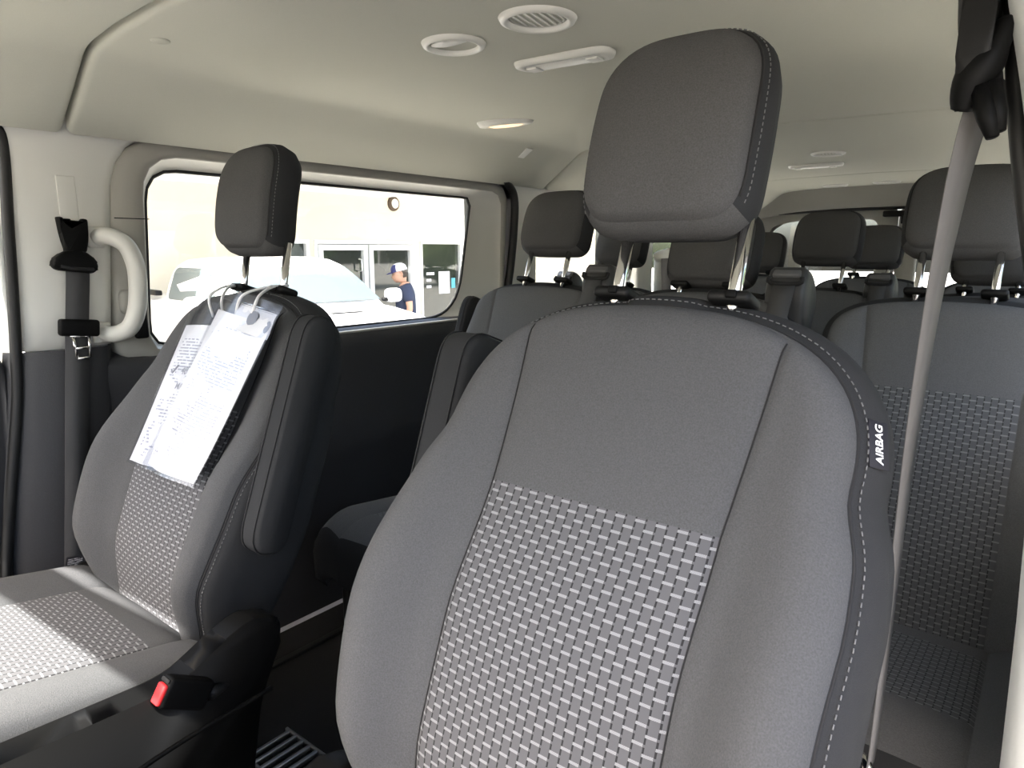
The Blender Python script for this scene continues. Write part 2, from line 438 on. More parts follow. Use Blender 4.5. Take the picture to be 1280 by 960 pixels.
# sliding side door with its window
d2 = struct('door_2')
NW = 96
glassP = resample(rpoly([(.752, .872), (.778, 1.287), (1.918, 1.284), (1.835, .868)], [.05, .075, .03, .15], 10), NW)
innerP = resample(rpoly([(.735, .862), (.757, 1.312), (2.045, 1.310), (2.03, .862)], [.05, .09, .06, .10], 10), NW)
outerP = resample(rpoly([(.66, .850), (.690, 1.350), (2.085, 1.342), (2.05, .850)], [.02, .13, .08, .03], 10), NW)
def yz(poly, x): return [Vector((x, p[0], p[1])) for p in poly]
def mixp(a, b, t): return [p.lerp(q, t) for p, q in zip(a, b)]
v, f = loft([yz(outerP, -.90), yz(outerP, -.868), yz(mixp(outerP, innerP, .08), -.858), yz(mixp(outerP, innerP, .55), -.853), yz(mixp(outerP, innerP, .93), -.853), yz(innerP, -.860)], cap0=False, cap1=False)
obj('window_surround', v, f, M['taupe'], d2)
v, f = loft([yz(innerP, -.860), yz(mixp(innerP, glassP, .12), -.872), yz(mixp(innerP, glassP, .7), -.892), yz(glassP, -.900)], cap0=False, cap1=False)
obj('window_reveal', v, f, M['beige'], d2)  # same trim as the surround; light on the rim put in as paler colour
v, f = tube(yz(resample(glassP, 96), -.900), .005, 6, closed=True); obj('glass_gasket', v, f, M['rubber'], d2)
v, f = loft([yz(mixp(innerP, glassP, .8), -.906), yz(mixp(innerP, glassP, .8), -.910)]); obj('pane', v, f, M['pane'], d2, smooth=False)
# lower panel of the sliding door
lp = []
for y in [.62 + k * (2.09 - .62) / 24 for k in range(25)]:
    lp.append([Vector(p) for p in ((-.905, y, .870), (-.880, y, .868), (-.855, y, .858), (-.845, y, .842), (-.843, y, .815), (-.850, y, .77), (-.856, y, .70), (-.852, y, .62), (-.846, y, .56), (-.846, y, .50), (-.858, y, .46), (-.862, y, .2), (-.862, y, .02))])
v, f = loft(lp, closed=False); obj('lower_panel', v, f, M['dtrim'], d2)
obj('latch_cup', *rbox((-.856, .70, .985), (.03, .05, .055), .012), M['taupe'], d2)
obj('latch_catch', *rbox((-.852, .715, .955), (.018, .030, .11), .006), M['plastic'], d2)
obj('surround_joint', *rbox((-.8525, .72, 1.17), (.002, .075, .0022), .0), M['seam'], d2, smooth=False)
# black seal round the rear of the sliding door opening
obj('rear_seal', *tube(catmull([(-.842, .80, 1.355), (-.840, 1.2, 1.357), (-.838, 1.7, 1.357), (-.838, 1.98, 1.354), (-.838, 2.055, 1.338), (-.840, 2.098, 1.29), (-.843, 2.100, 1.18), (-.846, 2.085, 1.05), (-.85, 2.07, .95), (-.85, 2.06, .80), (-.85, 2.06, .3)], 6), .014, 8, ry=.016), M['rubber'], d2)

# rear quarter: C and D pillars, windows 2 and 3
def quarter(i, y0, y1, g0, g1, zt=1.30):
    s = struct('window_%d' % i)
    o = resample(rpoly([(y0, .85), (y0, 1.355), (y1, 1.355), (y1, .85)], .02, 4), 64)
    q = resample(rpoly([(g0, .872), (g0 + .0, zt), (g1, zt), (g1, .872)], [.04, .06, .06, .04], 6), 64)
    v, f = loft([yz(o, -.855), yz(mixp(o, q, .85), -.850), yz(mixp(o, q, .95), -.862), yz(q, -.90)], cap0=False, cap1=False)
    obj('surround', v, f, M['beige'], s)
    v, f = loft([yz(q, -.900), yz(q, -.904)]); obj('pane', v, f, M['pane'], s, smooth=False)
quarter(2, 2.10, 3.19, 2.275, 3.10); quarter(3, 3.19, 4.72, 3.27, 4.0)
tr = obj('trim_4', *prism([(2.08, 0), (4.72, 0), (4.72, .86), (2.08, .86)], -.88, -.858, 0, .005), M['dtrim'], smooth=False); tr['kind'] = 'structure'

# back of the van: header, two rear doors
wb = struct('wall_back')
hd = []
for x in [-.86 + k * 1.72 / 24 for k in range(25)]:
    zt = cprof(max(-.83, min(.83, x)), 0); b = 1.352 - .05 * (abs(x) / .86) ** 3
    hd.append([Vector((x, 4.66, zt + .004)), Vector((x, 4.685, min(zt, 1.425) - .01)), Vector((x, 4.705, (b + min(zt, 1.425)) / 2)), Vector((x, 4.72, b + .01)), Vector((x, 4.75, b)), Vector((x, 4.80, b))])
v, f = loft(hd, closed=False); obj('header_trim', v, f, M['taupe'], wb)
def reardoor(i, x0, x1):
    s = struct('door_%d' % i)
    o = resample(rpoly([(x0, .0), (x0, 1.36), (x1, 1.36), (x1, .0)], .02, 4), 72)
    q = resample(rpoly([(x0 + .11, .86), (x0 + .11, 1.285), (x1 - .11, 1.285), (x1 - .11, .86)], .05, 6), 72)
    # match starts
    def xz(p, y): return [Vector((a[0], y, a[1])) for a in p]
    v, f = loft([xz(o, 4.80), xz(o, 4.77), xz(mixp(o, q, .9), 4.765), xz(q, 4.80)], cap0=False, cap1=False)
    obj('inner_trim', v, f, M['taupe'], s)
    v, f = loft([xz(q, 4.795), xz(q, 4.80)]); obj('pane', v, f, M['pane'], s, smooth=False)
    return s
reardoor(3, -.86, -.004); d4 = reardoor(4, .004, .86)
obj('header_seal', *tube([(-.80, 4.745, 1.335), (-.4, 4.745, 1.348), (0, 4.745, 1.352), (.4, 4.745, 1.348), (.80, 4.745, 1.335)], .012, 8), M['rubber'], wb)
obj('latch_bracket', *rbox((.0, 4.74, 1.315), (.16, .05, .035), .008), M['plastic'], d4)
obj('latch_pin', *rbox((.03, 4.735, 1.28), (.02, .03, .05), .005), M['plastic'], d4)

# driver-side pillar on the right edge of the view
pr = struct('trim_5')
rows = []
for z, x, y in ((1.52, .70, .73), (1.30, .740, .73), (1.237, .755, .73), (1.186, .766, .73), (1.075, .786, .73), (.974, .797, .73), (.859, .802, .73), (.768, .806, .73), (.697, .808, .73), (.621, .810, .73), (.3, .815, .72), (0, .82, .71)):
    rows.append([Vector(p) for p in ((x + .13, y - .10, z), (x + .06, y - .035, z), (x + .016, y - .006, z), (x, y + .012, z), (x + .006, y + .05, z), (x + .03, y + .14, z), (x + .08, y + .18, z))])
v, f = loft(rows, closed=False); obj('pillar_cover', v, f, M['white'], pr)
obj('pillar_seal', *tube(catmull([(.722, .79, 1.46), (.738, .785, 1.33), (.745, .785, 1.28), (.753, .78, 1.225), (.763, .78, 1.17), (.776, .775, 1.11), (.800, .775, 1.0), (.83, .775, .90)], 5), .008, 8), M['rubber'], pr)

# the driver's own door, swung open beside the camera
d5 = struct('door_5', (.95, -.42, 0))
d5.rotation_euler = (0, 0, R(-62))
obj('inner_trim', *prism(rpoly([(0, -.15), (.98, -.15), (1.02, .80), (.0, .86)], .06, 4), -.02, .06, 0, .01), M['dtrim'], d5)
obj('frame_edge', *tube(catmull([(.02, .02, .86), (.02, .30, 1.25), (.02, .55, 1.36), (.02, .92, 1.36), (.02, 1.0, 1.2), (.02, 1.0, .82)], 5), .022, 8), M['white'], d5)
obj('pane', [(.02, .05, .85), (.02, 1.0, .82), (.02, 1.0, 1.2), (.02, .92, 1.36), (.02, .55, 1.36), (.02, .30, 1.25)], [(0, 1, 2, 3, 4, 5)], M['pane'], d5, smooth=False)

# front bulkhead below the windscreen line, outside the view
wf = struct('wall_front')
obj('dash_face', *prism(rpoly([(-.72, 0), (-.45, 0), (-.42, .60), (-.36, .78), (-.50, .92), (-.95, .95), (-.95, 0)], .05, 4), -.88, .88, 0), M['plastic'], wf)
obj('screen_frame', *tube([(-.85, -.95, .92), (-.80, -.34, 1.40), (0, -.34, 1.49), (.80, -.34, 1.40), (.85, -.95, .92)], .05, 8), M['beige'], wf)
obj('windscreen', [(-.83, -.93, .93), (.83, -.93, .93), (.79, -.33, 1.40), (0, -.33, 1.49), (-.79, -.33, 1.40)], [(0, 1, 2, 3, 4)], M['pane'], wf, smooth=False)

# ------------------------------------------------------------------ seats
REC = R(20)
WV = Vector((0, math.sin(REC), math.cos(REC))); NV = Vector((0, -math.cos(REC), math.sin(REC))); UX = Vector((1, 0, 0))
def frame(zref):
    b = Vector((0, 0, zref))
    return lambda u, w_, n: b + UX * u + WV * w_ + NV * n
SM = Matrix((UX, NV * -1, WV)).transposed()      # local box frame: x across, y rearward normal, z up the back

def headrest(root, P, wc, hw, hh, depth, nf, post_u, w_post, mats, stitch=False, top_scale=.90, ucx=0.0):
    """padded head restraint: front cover, side gusset, two posts, two guides"""
    K = 72
    ol = resample(rpoly([(-hw * .93, -hh), (-hw * top_scale, hh), (hw * top_scale, hh), (hw * .93, -hh)], [hh * .42, hh * .62, hh * .62, hh * .42], 10), K)
    ol = [Vector((p[0] * (1 + .05 * math.cos(p[1] / hh * 1.4)), p[1] + .006 * (1 - (p[0] / hw) ** 2) * (1 if p[1] > 0 else .3))) for p in ol]
    def ring(s, n, o=0.0):
        out = []
        for p in ol:
            q = p * s
            if o: q = q + p.normalized() * o
            lean = .012 * (q[1] / hh) ** 2 * (1 if q[1] > 0 else .6)
            out.append(P(q[0] + ucx, wc + q[1], n - lean))
        return out
    fr = [ring(.02, nf + .016)] + [ring(s, nf + .016 * (1 - s ** 2.6)) for s in (.2, .4, .6, .75, .86, .93)] + [ring(.975, nf - .003), ring(1.0, nf - .011)]
    v, f = loft(fr, cap1=False)
    hr = obj('headrest', v, f, mats['head'], root)
    sd_ = [ring(1.0, nf - .011), ring(1.0, nf - .014, .004), ring(1.0, nf - .022, .009), ring(1.0, nf - depth * .45, .012), ring(1.0, nf - depth * .75, .007), ring(.97, nf - depth * .93), ring(.85, nf - depth), ring(.4, nf - depth - .006), ring(.02, nf - depth - .007)]
    low = [i for i in range(K) if ol[i][1] < -hh * .80]
    v, f = loft(sd_, cap0=False)
    isl = lambda q: all((i % K) in lowset for i in q) and len(q) == 4 and min(q) < K * 5
    lowset = set(low)
    obj('side_panel', v, [q for q in f if not isl(q)], mats['side'], hr, label='charcoal side panel')
    obj('lower_wrap', v, [q for q in f if isl(q)], mats['head'], hr)
    sm_ = ring(1.0, nf - .012, .0012)
    k0 = max(low) if 0 not in low else max(i for i in low if i < K // 2)
    order = [i for i in range(K) if i not in lowset]
    gapi = next((n_ for n_ in range(len(order) - 1) if order[n_ + 1] != order[n_] + 1), None)
    if gapi is not None: order = order[gapi + 1:] + order[:gapi + 1]
    obj('piping', *tube([sm_[i] for i in order], .0016, 6), M['seam'], hr)
    if stitch:
        mb = MB()
        rr = ring(1.0, nf - .0175, .0072)
        pts = [rr[i] for i in order]
        acc = 0
        for a, b in zip(pts, pts[1:]):
            L = (b - a).length; k = 0
            while acc < L:
                c = a.lerp(b, acc / L); d = (b - a).normalized()
                mb.add(*tube([c - d * .0018, c + d * .0018], .0006, 5)); acc += .0065
            acc -= L
        mb.build('stitching', M['stitch'], hr, kind='stuff')
    for s in (-1, 1):
        u = s * post_u
        w_g = w_post + (.005 if stitch else 0)
        p = obj('headrest_post', *tube([P(u, w_post - .05, 0), P(u, wc - hh * .8, 0)], .0072, 14), M['chrome'], root)
        g = rbox(P(u, w_g + .004, 0), (.046, .040, .014), .006, 3, SM)
        gd = obj('post_guide', *g, M['plastic'], root)
        if stitch: obj('release_button', *rbox(P(u + .004, w_g + .006, .0205), (.012, .004, .009), .002, 2, SM), M['gloss'], gd)
    return hr

def backrest(root, P, D, mats, stitch=False):
    """cloth back: upper panel, woven insert, two bolsters, gusset, rear cover"""
    wB, wT, wc, p_ = D['wB'], D['wT'], D['wc'], D['p']
    def B(w_):
        b = interp(D['prof'], min(w_, wc))
        if w_ > wc: b *= max(1e-4, 1 - ((w_ - wc) / (wT - wc)) ** p_) ** (1 / p_)
        return b
    def aS(w_):
        a = D['a'] if w_ < D['wi'] else D['a'] + (D['at'] - D['a']) * (w_ - D['wi']) / (wT - D['wi'])
        return min(a, B(w_) * .95)
    r = D.get('r', .040)
    def surf(u, w_):
        b, a = B(w_), aS(w_); au = abs(u)
        n = interp(D['nc'], w_)
        t = max(0, (au - a) / max(b - a, 1e-4)); h = interp(D['bol'], w_)
        n += h * (.5 - .5 * math.cos(PI * min(t / .75, 1)))
        d = min(b - au, (wT - w_) * 1.0 + .0)
        d = max(d, 0)
        if d < r: n -= D.get('edge', .03) * (1 - math.sqrt(max(0, 1 - (1 - d / r) ** 2)))
        n += D.get('crown', .008) * (1 - min(1, au / max(a, 1e-3)) ** 2)
        n -= .0045 * math.exp(-((au - a) / .005) ** 2)
        return n
    CX = (lambda w_: interp(D['cx'], w_)) if 'cx' in D else (lambda w_: 0.0)
    bs = [1 - math.cos(k / 14 * PI / 2) for k in range(15)]      # 0..1 dense near 0
    def cols(w_):
        b, a = B(w_), aS(w_)
        side = [0, .015, .04, .08, .14, .22, .32, .44, .56, .68, .78, .86, .92, .965, 1.0]     # seam -> edge
        mid = [0, .02, .05, .12, .22, .36, .5, .64, .78, .88, .95, .98, 1.0]
        L = [-(a + (b - a) * t) for t in side[::-1]]
        C = [-a + 2 * a * t for t in mid]
        Rr = [a + (b - a) * t for t in side]
        return L, C, Rr
    n1, n2 = 26, 26
    W1 = [wB + (D['wi'] - wB) * k / n1 for k in range(n1 + 1)]
    W2 = [D['wi'] + (wT - .0012 - D['wi']) * math.sin(k / n2 * PI / 2) for k in range(n2 + 1)]
    def grid(ws, which, uvs=False):
        v = []; uv = []; nc = 0
        for w_ in ws:
            us = cols(w_)[which]; nc = len(us)
            for u in us:
                v.append(P(u + CX(w_), w_, surf(u, w_))); uv.append((u, w_))
        f = [(i * nc + j, i * nc + j + 1, (i + 1) * nc + j + 1, (i + 1) * nc + j) for i in range(len(ws) - 1) for j in range(nc - 1)]
        return v, f, uv
    allw = W1 + W2[1:]
    v, f, uv = grid(W2, 1); bk = obj('backrest', v, f, mats['cloth'], root)
    v, f, uv = grid(W1, 1); obj('woven_insert', v, f, mats['weave'], bk, uv=uv, label='basket weave insert with light dashes')
    for k in (0, 2):
        v, f, uv = grid(allw, k); obj('side_bolster', v, f, mats['cloth'], bk)
    if stitch:
        for sg in (-1, 1):
            ps = [P(sg * aS(w_) + CX(w_), w_, surf(sg * aS(w_), w_) + .0008) for w_ in allw if B(w_) * .95 > aS(w_) + .0015 and w_ < wT - .004]
            obj('panel_seam', *tube(ps, .0008, 5), M['seam'], bk)
    # boundary loop
    lp = [(-B(w_), w_) for w_ in allw]
    wl_ = allw[-1]; bt = B(wl_)
    top = [(-bt + 2 * bt * k / 14, wl_) for k in range(1, 14)]
    lp = lp + top + [(B(w_), w_) for w_ in reversed(allw)]
    L2 = [Vector(q) for q in lp]; nl = []
    for i in range(len(L2)):
        a = L2[max(i - 2, 0)]; b = L2[min(i + 2, len(L2) - 1)]
        t = (b - a).normalized(); nl.append(Vector((-t[1], t[0])))
    base = [surf(q[0], q[1]) for q in L2]
    gd = D['gd']
    def off(o, dn, blend=0.0, nb=None):
        out = []
        for q, nn, b0 in zip(L2, nl, base):
            z = q + nn * o; n = b0 + dn
            if nb is not None: n = n * (1 - blend) + nb * blend
            out.append(P(z[0] + CX(q[1]), z[1], n))
        return out
    nb = D['nb']
    rings = [off(-.0005, -.001), off(.002, -.004), off(.010, -.008), off(.017, -.020), off(.021, -.040, .1, nb), off(.020, -gd * .7, .4, nb), off(.012, -gd, .75, nb), off(.0, -gd, 1, nb), off(-.02, 0, 1, nb - .008)]
    v, f = loft(rings, closed=False)
    gs = obj('side_gusset', v, f, mats['side'], root, label='charcoal gusset round the edge of the back')
    rg = off(-.02, 0, 1, nb - .008)
    v = rg; f = [tuple(range(len(rg)))]
    obj('rear_cover', v, f, mats['side'], root)
    obj('edge_piping', *tube(off(.0008, -.0035), .0016, 6), M['seam'], gs)
    if stitch:
        mb = MB(); pts = off(.0085, -.0055); acc = 0
        for a, b in zip(pts, pts[1:]):
            L = (b - a).length
            if L < 1e-6: continue
            while acc < L:
                c = a.lerp(b, acc / L); d = (b - a).normalized()
                mb.add(*tube([c - d * .0020, c + d * .0020], .00065, 5)); acc += .0072
            acc -= L
        mb.build('stitching', M['stitch'], gs, kind='stuff')
    E = lambda w_, o, dn: P(B(w_) + CX(w_) + o, w_, surf(B(w_), w_) + dn)
    return bk, gs, E, B

def cushion(root, yb, zb, W, L, rise, a, mats, gap=.07, bol=.022, drop=.13, ins_front=.10):
    """seat cushion from its rear edge (yb, zb) forward by L"""
    tilt = rise / L
    def surf(x, s):            # s: 0 rear .. 1 front
        z = zb + rise * s - .05 * max(0, (s - .8) / .2) ** 2 * .8
        t = max(0, (abs(x) - a) / (W - a))
        z += bol * math.sin(PI / 2 * min(1, t / .6)) ** 1.5
        d = W - abs(x)
        if d < .05: z -= .035 * (1 - math.sqrt(max(0, 1 - (1 - d / .05) ** 2)))
        if s < .08: z -= .02 * (1 - s / .08) ** 2
        z += .006 * (1 - min(1, abs(x) / a) ** 2)
        z -= .004 * math.exp(-((abs(x) - a) / .005) ** 2)
        return z
    side = [0, .02, .06, .14, .26, .4, .56, .7, .82, .9, .96, 1.0]
    mid = [0, .02, .06, .15, .3, .5, .7, .85, .94, .98, 1.0]
    C = [-a + 2 * a * t for t in mid]; Rr = [a + (W - a) * t for t in side]; Lf = [-x for x in Rr[::-1]]
    s1 = gap / L; s2 = 1 - ins_front / L
    SA = [s1 * k / 6 for k in range(7)]; SB = [s1 + (s2 - s1) * k / 18 for k in range(19)]; SCc = [s2 + (1 - s2) * k / 8 for k in range(9)]
    def g(xs, ss):
        v = [Vector((x, yb - s * L, surf(x, s))) for s in ss for x in xs]; n = len(xs)
        f = [(i * n + j, i * n + j + 1, (i + 1) * n + j + 1, (i + 1) * n + j) for i in range(len(ss) - 1) for j in range(n - 1)]
        return v, f, [(x, s * L) for s in ss for x in xs]
    v, f, uv = g(C, SA); cu = obj('seat_cushion', v, f, mats['cloth'], root)
    v, f, uv = g(C, SB); obj('woven_insert', v, f, mats['weave'], cu, uv=uv, label='basket weave insert with light dashes')
    v, f, uv = g(C, SCc); obj('front_panel', v, f, mats['cloth'], cu)
    allS = SA + SB[1:] + SCc[1:]
    for xs in (Lf, Rr):
        v, f, uv = g(xs, allS); obj('side_bolster', v, f, mats['cloth'], cu)
    lp = [(-W, s) for s in allS] + [(x, 1.0) for x in (Lf + C[1:] + Rr[1:])[1:-1]] + [(W, s) for s in allS[::-1]]
    def off(o, dz):
        out = []
        for x, s in lp:
            y = yb - s * L; z = surf(x, s)
            ox = o * (1 if x >= W - 1e-6 else (-1 if x <= -W + 1e-6 else 0)); oy = -o if s > .999 else 0
            out.append(Vector((x + ox, y + oy, z + dz)))
        return out
    v, f = loft([off(0, 0), off(.008, -.012), off(.012, -.04), off(.010, -drop * .8), off(-.01, -drop)], closed=False)
    obj('skirt', v, f, mats['side'], cu, label='charcoal skirt below the seam')
    return cu, surf

FM = dict(cloth=M['fabric'], head=M['head'], side=M['side'], weave=M['weave'])
RM = dict(cloth=M['fabric2'], head=M['head'], side=M['side'], weave=M['weave2'])
DF = dict(wB=-.93, wT=-.212, wc=-.37, p=2.5,
          prof=[(-.93, .160), (-.85, .168), (-.77, .203), (-.67, .234), (-.58, .247), (-.50, .247), (-.43, .240), (-.37, .222), (-.2, .210)],
          cx=[(-.93, -.016), (-.6, -.018), (-.42, -.012), (-.2, -.002)],
          bol=[(-.93, .0), (-.82, .028), (-.70, .054), (-.55, .048), (-.42, .025), (-.30, .008), (-.2, 0)],
          nc=[(-.93, .010), (-.82, .055), (-.70, .088), (-.58, .086), (-.45, .064), (-.32, .050), (-.2, .046)],
          a=.132, at=.146, wi=-.43, gd=.085, nb=-.055)

def buckle(root, x, y, z, ang, name='belt_buckle'):
    """black buckle with a red release button at its forward end"""
    RM_ = Matrix.Rotation(ang, 3, 'X')
    b = obj(name, *rbox((x, y, z), (.024, .070, .042), .006, 3, RM_), M['gloss'], root)
    c = Vector((x, y, z)) + RM_ @ Vector((0, -.0355, -.004))
    obj('release_button', *rbox(c, (.019, .008, .028), .003, 2, RM_), M['red'], b, label='red release button')
    c = Vector((x, y, z)) + RM_ @ Vector((0, -.0355, .0145))
    obj('latch_slot', *rbox(c, (.019, .004, .006), .001, 1, RM_), M['seam'], b)
    obj('stalk', *tube([Vector((x, y, z)) + RM_ @ Vector((0, .04, 0)), Vector((x - .02, y + .07, z - .03)), Vector((x - .04, y + .09, z - .10))], .010, 8), M['plastic'], root)

def armrest(root, P, u0, u1, w0, w1, n0, n1, mats):
    c = P((u0 + u1) / 2, (w0 + w1) / 2, (n0 + n1) / 2)
    prof = rpoly([(n0, w0), (n0, w1), (n1, w1), (n1, w0)], [.03, .035, .045, .045], 6)
    loops = []
    for u, sc in ((u0, .86), (u0 + .006, .95), (u0 + .016, 1.0), (u1 - .016, 1.0), (u1 - .006, .95), (u1, .86)):
        cn, cw = (n0 + n1) / 2, (w0 + w1) / 2
        loops.append([P(u, cw + (q[1] - cw) * (1 - (1 - sc) * .25), cn + (q[0] - cn) * sc) for q in prof])
    v, f = loft(loops)
    a = obj('armrest', v, f, mats['side'], root)
    for us in (u0 + .010, u1 - .010):
        ring = [P(us, (w0 + w1) / 2 + (q[1] - (w0 + w1) / 2) * 1.002, (n0 + n1) / 2 + (q[0] - (n0 + n1) / 2) * 1.004) for q in prof]
        obj('seam_line', *tube(ring, .0012, 5, closed=True), M['seam'], a)
    return a

def front_seat(name, label, X, Y, zref, inboard, hrw=.096, hrec=18, hrh=.104):
    root = thing(name, label, 'seat', (X, Y, 0), 'front bucket seats')
    P = frame(zref)
    c_, s_ = math.cos(R(hrec)), math.sin(R(hrec)); pb = P(0, -.205, 0)
    PH = lambda u, w_, n: pb + UX * u + Vector((0, s_, c_)) * (w_ + .205) + Vector((0, -c_, s_)) * n
    headrest(root, PH, -.020 - (.104 - hrh) * .9, hrw, hrh, .080, .058, .068, -.204, FM, stitch=True, ucx=-.018)
    bk, gs, surf, B = backrest(root, P, DF, FM, stitch=True)
    zb = 0.47 + (zref - 1.207); yb = -.335
    cushion(root, yb, zb, .262, .52, .085, .150, FM)
    s = inboard
    # outboard / inboard plastic valances
    for k in (-1, 1):
        xx = k * (.305 if k == s else .285)
        dz = (0 if s > 0 else -.10) if k == s else -.09
        poly = [(-.02 + yb, .14), (-.04 + yb, .30), (-.018 + yb, .40), (.0 + yb + .035, .505), (yb + .005, .535), (yb - .04, .535), (yb - .09, .512), (yb - .14, .488), (yb - .24, .493), (yb - .36, .50), (yb - .50, .49), (yb - .53, .42), (yb - .52, .20), (yb - .30, .13)]
        poly = [(a + .03, (b + zb - .45 + dz) if b > .35 else b) for a, b in poly]
        obj('side_valance', *prism(rpoly(poly, .03, 4), xx - .022, xx + .022, 0, .010, 3), M['gloss'], root)
        rim = [(yb + .03, .43), (yb - .15, .42), (yb - .34, .385), (yb - .42, .37)]
        obj('valance_rib', *tube(catmull([Vector((xx + k * .0225, a, b + zb - .47)) for a, b in rim], 5), .004, 6), M['gloss'], root)
    obj('recline_lever', *rbox((.318 * s + .024 * s, yb - .20, .37 + zb - .47), (.016, .13, .028), .007, 3), M['plastic'], root)
    obj('pedestal', *rbox((0, yb - .22, .17), (.52, .50, .34), .03, 3), M['plastic'], root)
    return root, P, surf

# driver's seat, close in the foreground
drv, PD, drvE = front_seat('front_seat', 'nearest grey cloth front seat with a tall headrest and a side airbag tag', .470, .770, 1.232, -1)
armrest(drv, PD, -.350, -.288, -.72, -.245, -.125, -.015, FM)
# airbag tag on the outer gusset
def seat_tag():
    c = drvE(-.322, .0140, -.0145)
    vt = (drvE(-.30, .014, -.0145) - drvE(-.345, .014, -.0145)).normalized()
    nrm = (UX * .76 + NV * .65); nrm = (nrm - vt * nrm.dot(vt)).normalized(); side = vt.cross(nrm).normalized()
    c = c + nrm * .0012
    Mx = Matrix((side, vt, nrm)).transposed()
    tg = obj('airbag_tag', *rbox(c, (.020, .043, .0016), .0004, 1, Mx), M['tagm'], drv, label='dark side tag reading AIRBAG')
    t = bpy.data.curves.new('lettering', 'FONT'); t.body = 'AIRBAG'; t.size = .0102; t.align_x = 'CENTER'; t.align_y = 'CENTER'; t.extrude = .0002; t.shear = .12; t.offset = .0002
    t.materials.append(M['lett'])
    o = bpy.data.objects.new('lettering', t); COL.objects.link(o); o.parent = tg
    mm = Matrix((vt, side * -1, nrm)).transposed().to_4x4(); mm.translation = c + nrm * .0014
    o.matrix_local = mm
seat_tag()

# passenger seat
pas, PP, sP = front_seat('front_seat', 'grey cloth front passenger seat with papers hung on its back and raised armrest', -.418, .830, 1.207, 1, .086, 11, .095)
armrest(pas, PP, .255, .306, -.635, -.250, .035, .098, FM)
buckle(pas, .335, -.440, .500, R(-32))

# ------------------------------------------------------------------ rear seats
DR = dict(wB=-.88, wT=-.238, wc=-.33, p=2.8,
          prof=[(-.88, .205), (-.7, .218), (-.5, .222), (-.33, .216), (-.2, .21)],
          bol=[(-.88, .0), (-.7, .016), (-.45, .016), (-.30, .006), (-.2, 0)],
          nc=[(-.88, .03), (-.7, .055), (-.58, .055), (-.45, .042), (-.32, .030), (-.2, .020)],
          a=.132, at=.150, wi=-.425, gd=.075, nb=-.05, edge=.022)

def belt_guide(root, P, u, mats, length=.45, wtop=-.215):
    """shoulder belt hood with its slot and hanging strap"""
    prof = rpoly([(-.085, wtop - .10), (-.085, wtop + .005), (-.03, wtop + .045), (.028, wtop + .040), (.034, wtop - .018), (.02, wtop - .05), (-.03, wtop - .14)], [.02, .03, .03, .014, .012, .02, .02], 4)
    loops = []
    for du, sc in ((-.044, .80), (-.040, .93), (-.033, 1.0), (.033, 1.0), (.040, .93), (.044, .80)):
        cn, cw = -.03, wtop - .03
        loops.append([P(u + du, cw + (q[1] - cw) * sc, cn + (q[0] - cn) * sc) for q in prof])
    v, f = loft(loops); h = obj('belt_guide', v, f, M['guide'], root)
    sl = [P(u - .036, wtop + .012, .035), P(u - .030, wtop - .003, .037), P(u + .030, wtop - .003, .037), P(u + .036, wtop + .012, .035)]
    obj('belt_slot', *tube(catmull(sl, 3), .0055, 6), M['seam'], h)
    Mt = SM @ Matrix.Rotation(R(-35), 3, 'X')
    obj('guide_plate', *rbox(P(u, wtop + .024, .026), (.062, .012, .026), .004, 2, Mt), M['plate'], h, label='paler plate above the belt slot')
    pts = [P(u, wtop - .002, .037), P(u, wtop - .03, .042), P(u, wtop - .12, .060), P(u, wtop - .25, .072), P(u, wtop - length, .082)]
    obj('belt_webbing', *ribbon(pts, UX, .024), M['web'], root)

def bench_seat(label, X, Y, zref, low=0.0, guide=None, arm=False, group=None, detail=True):
    root = thing('bench_seat', label, 'seat', (X, Y, 0), group)
    P = frame(zref)
    headrest(root, P, -.044 - low, .107, .086, .085, .030, .066, -.222, RM)
    bk, gs, surf, B = backrest(root, P, DR, RM)
    cushion(root, -.275, .405 + zref - 1.22, .222, .45, .05, .14, RM, gap=.10, bol=.016, drop=.14)
    for k in (-1, 1):
        obj('seat_leg', *rbox((k * .16, -.50, .14 + (zref - 1.22) / 2), (.04, .40, .26 + (zref - 1.22)), .012, 2), M['plastic'], root)
    if guide is not None: belt_guide(root, P, guide, RM)
    if arm: armrest(root, P, -.275, -.243, -.60, -.275, -.06, .03, RM)
    return root
G2, G3, G4 = 'second row seats', 'third row seats', 'fourth row seats'
bench_seat('dark grey second row seat by the aisle, beside the wide side window', -.362, 1.70, 1.22, 0, .190, True, G2)
bench_seat('second row middle seat with a lowered headrest behind the nearest headrest', .125, 1.70, 1.22, .080, .195, False, G2)
bench_seat('second row seat on the right with woven insert, behind the hanging belt', .640, 1.70, 1.22, 0, None, False, G2)
bench_seat('third row seat at the left wall, glimpsed left of the nearest headrest', -.625, 2.55, 1.17, 0, -.225, False, G3)
bench_seat('third row seat right of the nearest headrest, in the middle of the bus', .155, 2.60, 1.185, 0, .188, False, G3)
bench_seat('third row seat on the right, hidden behind the large right headrest', .642, 2.60, 1.185, .055, None, False, G3)
bench_seat('fourth row seat with a low headrest against the bright rear window', -.335, 3.40, 1.20, .07, None, False, G4)
bench_seat('fourth row seat right of the middle third row headrest, below the rear latch', .155, 3.40, 1.20, .045, None, False, G4)
bench_seat('fourth row seat furthest right, mostly hidden behind the right hand seats', .642, 3.40, 1.20, .07, None, False, G4)

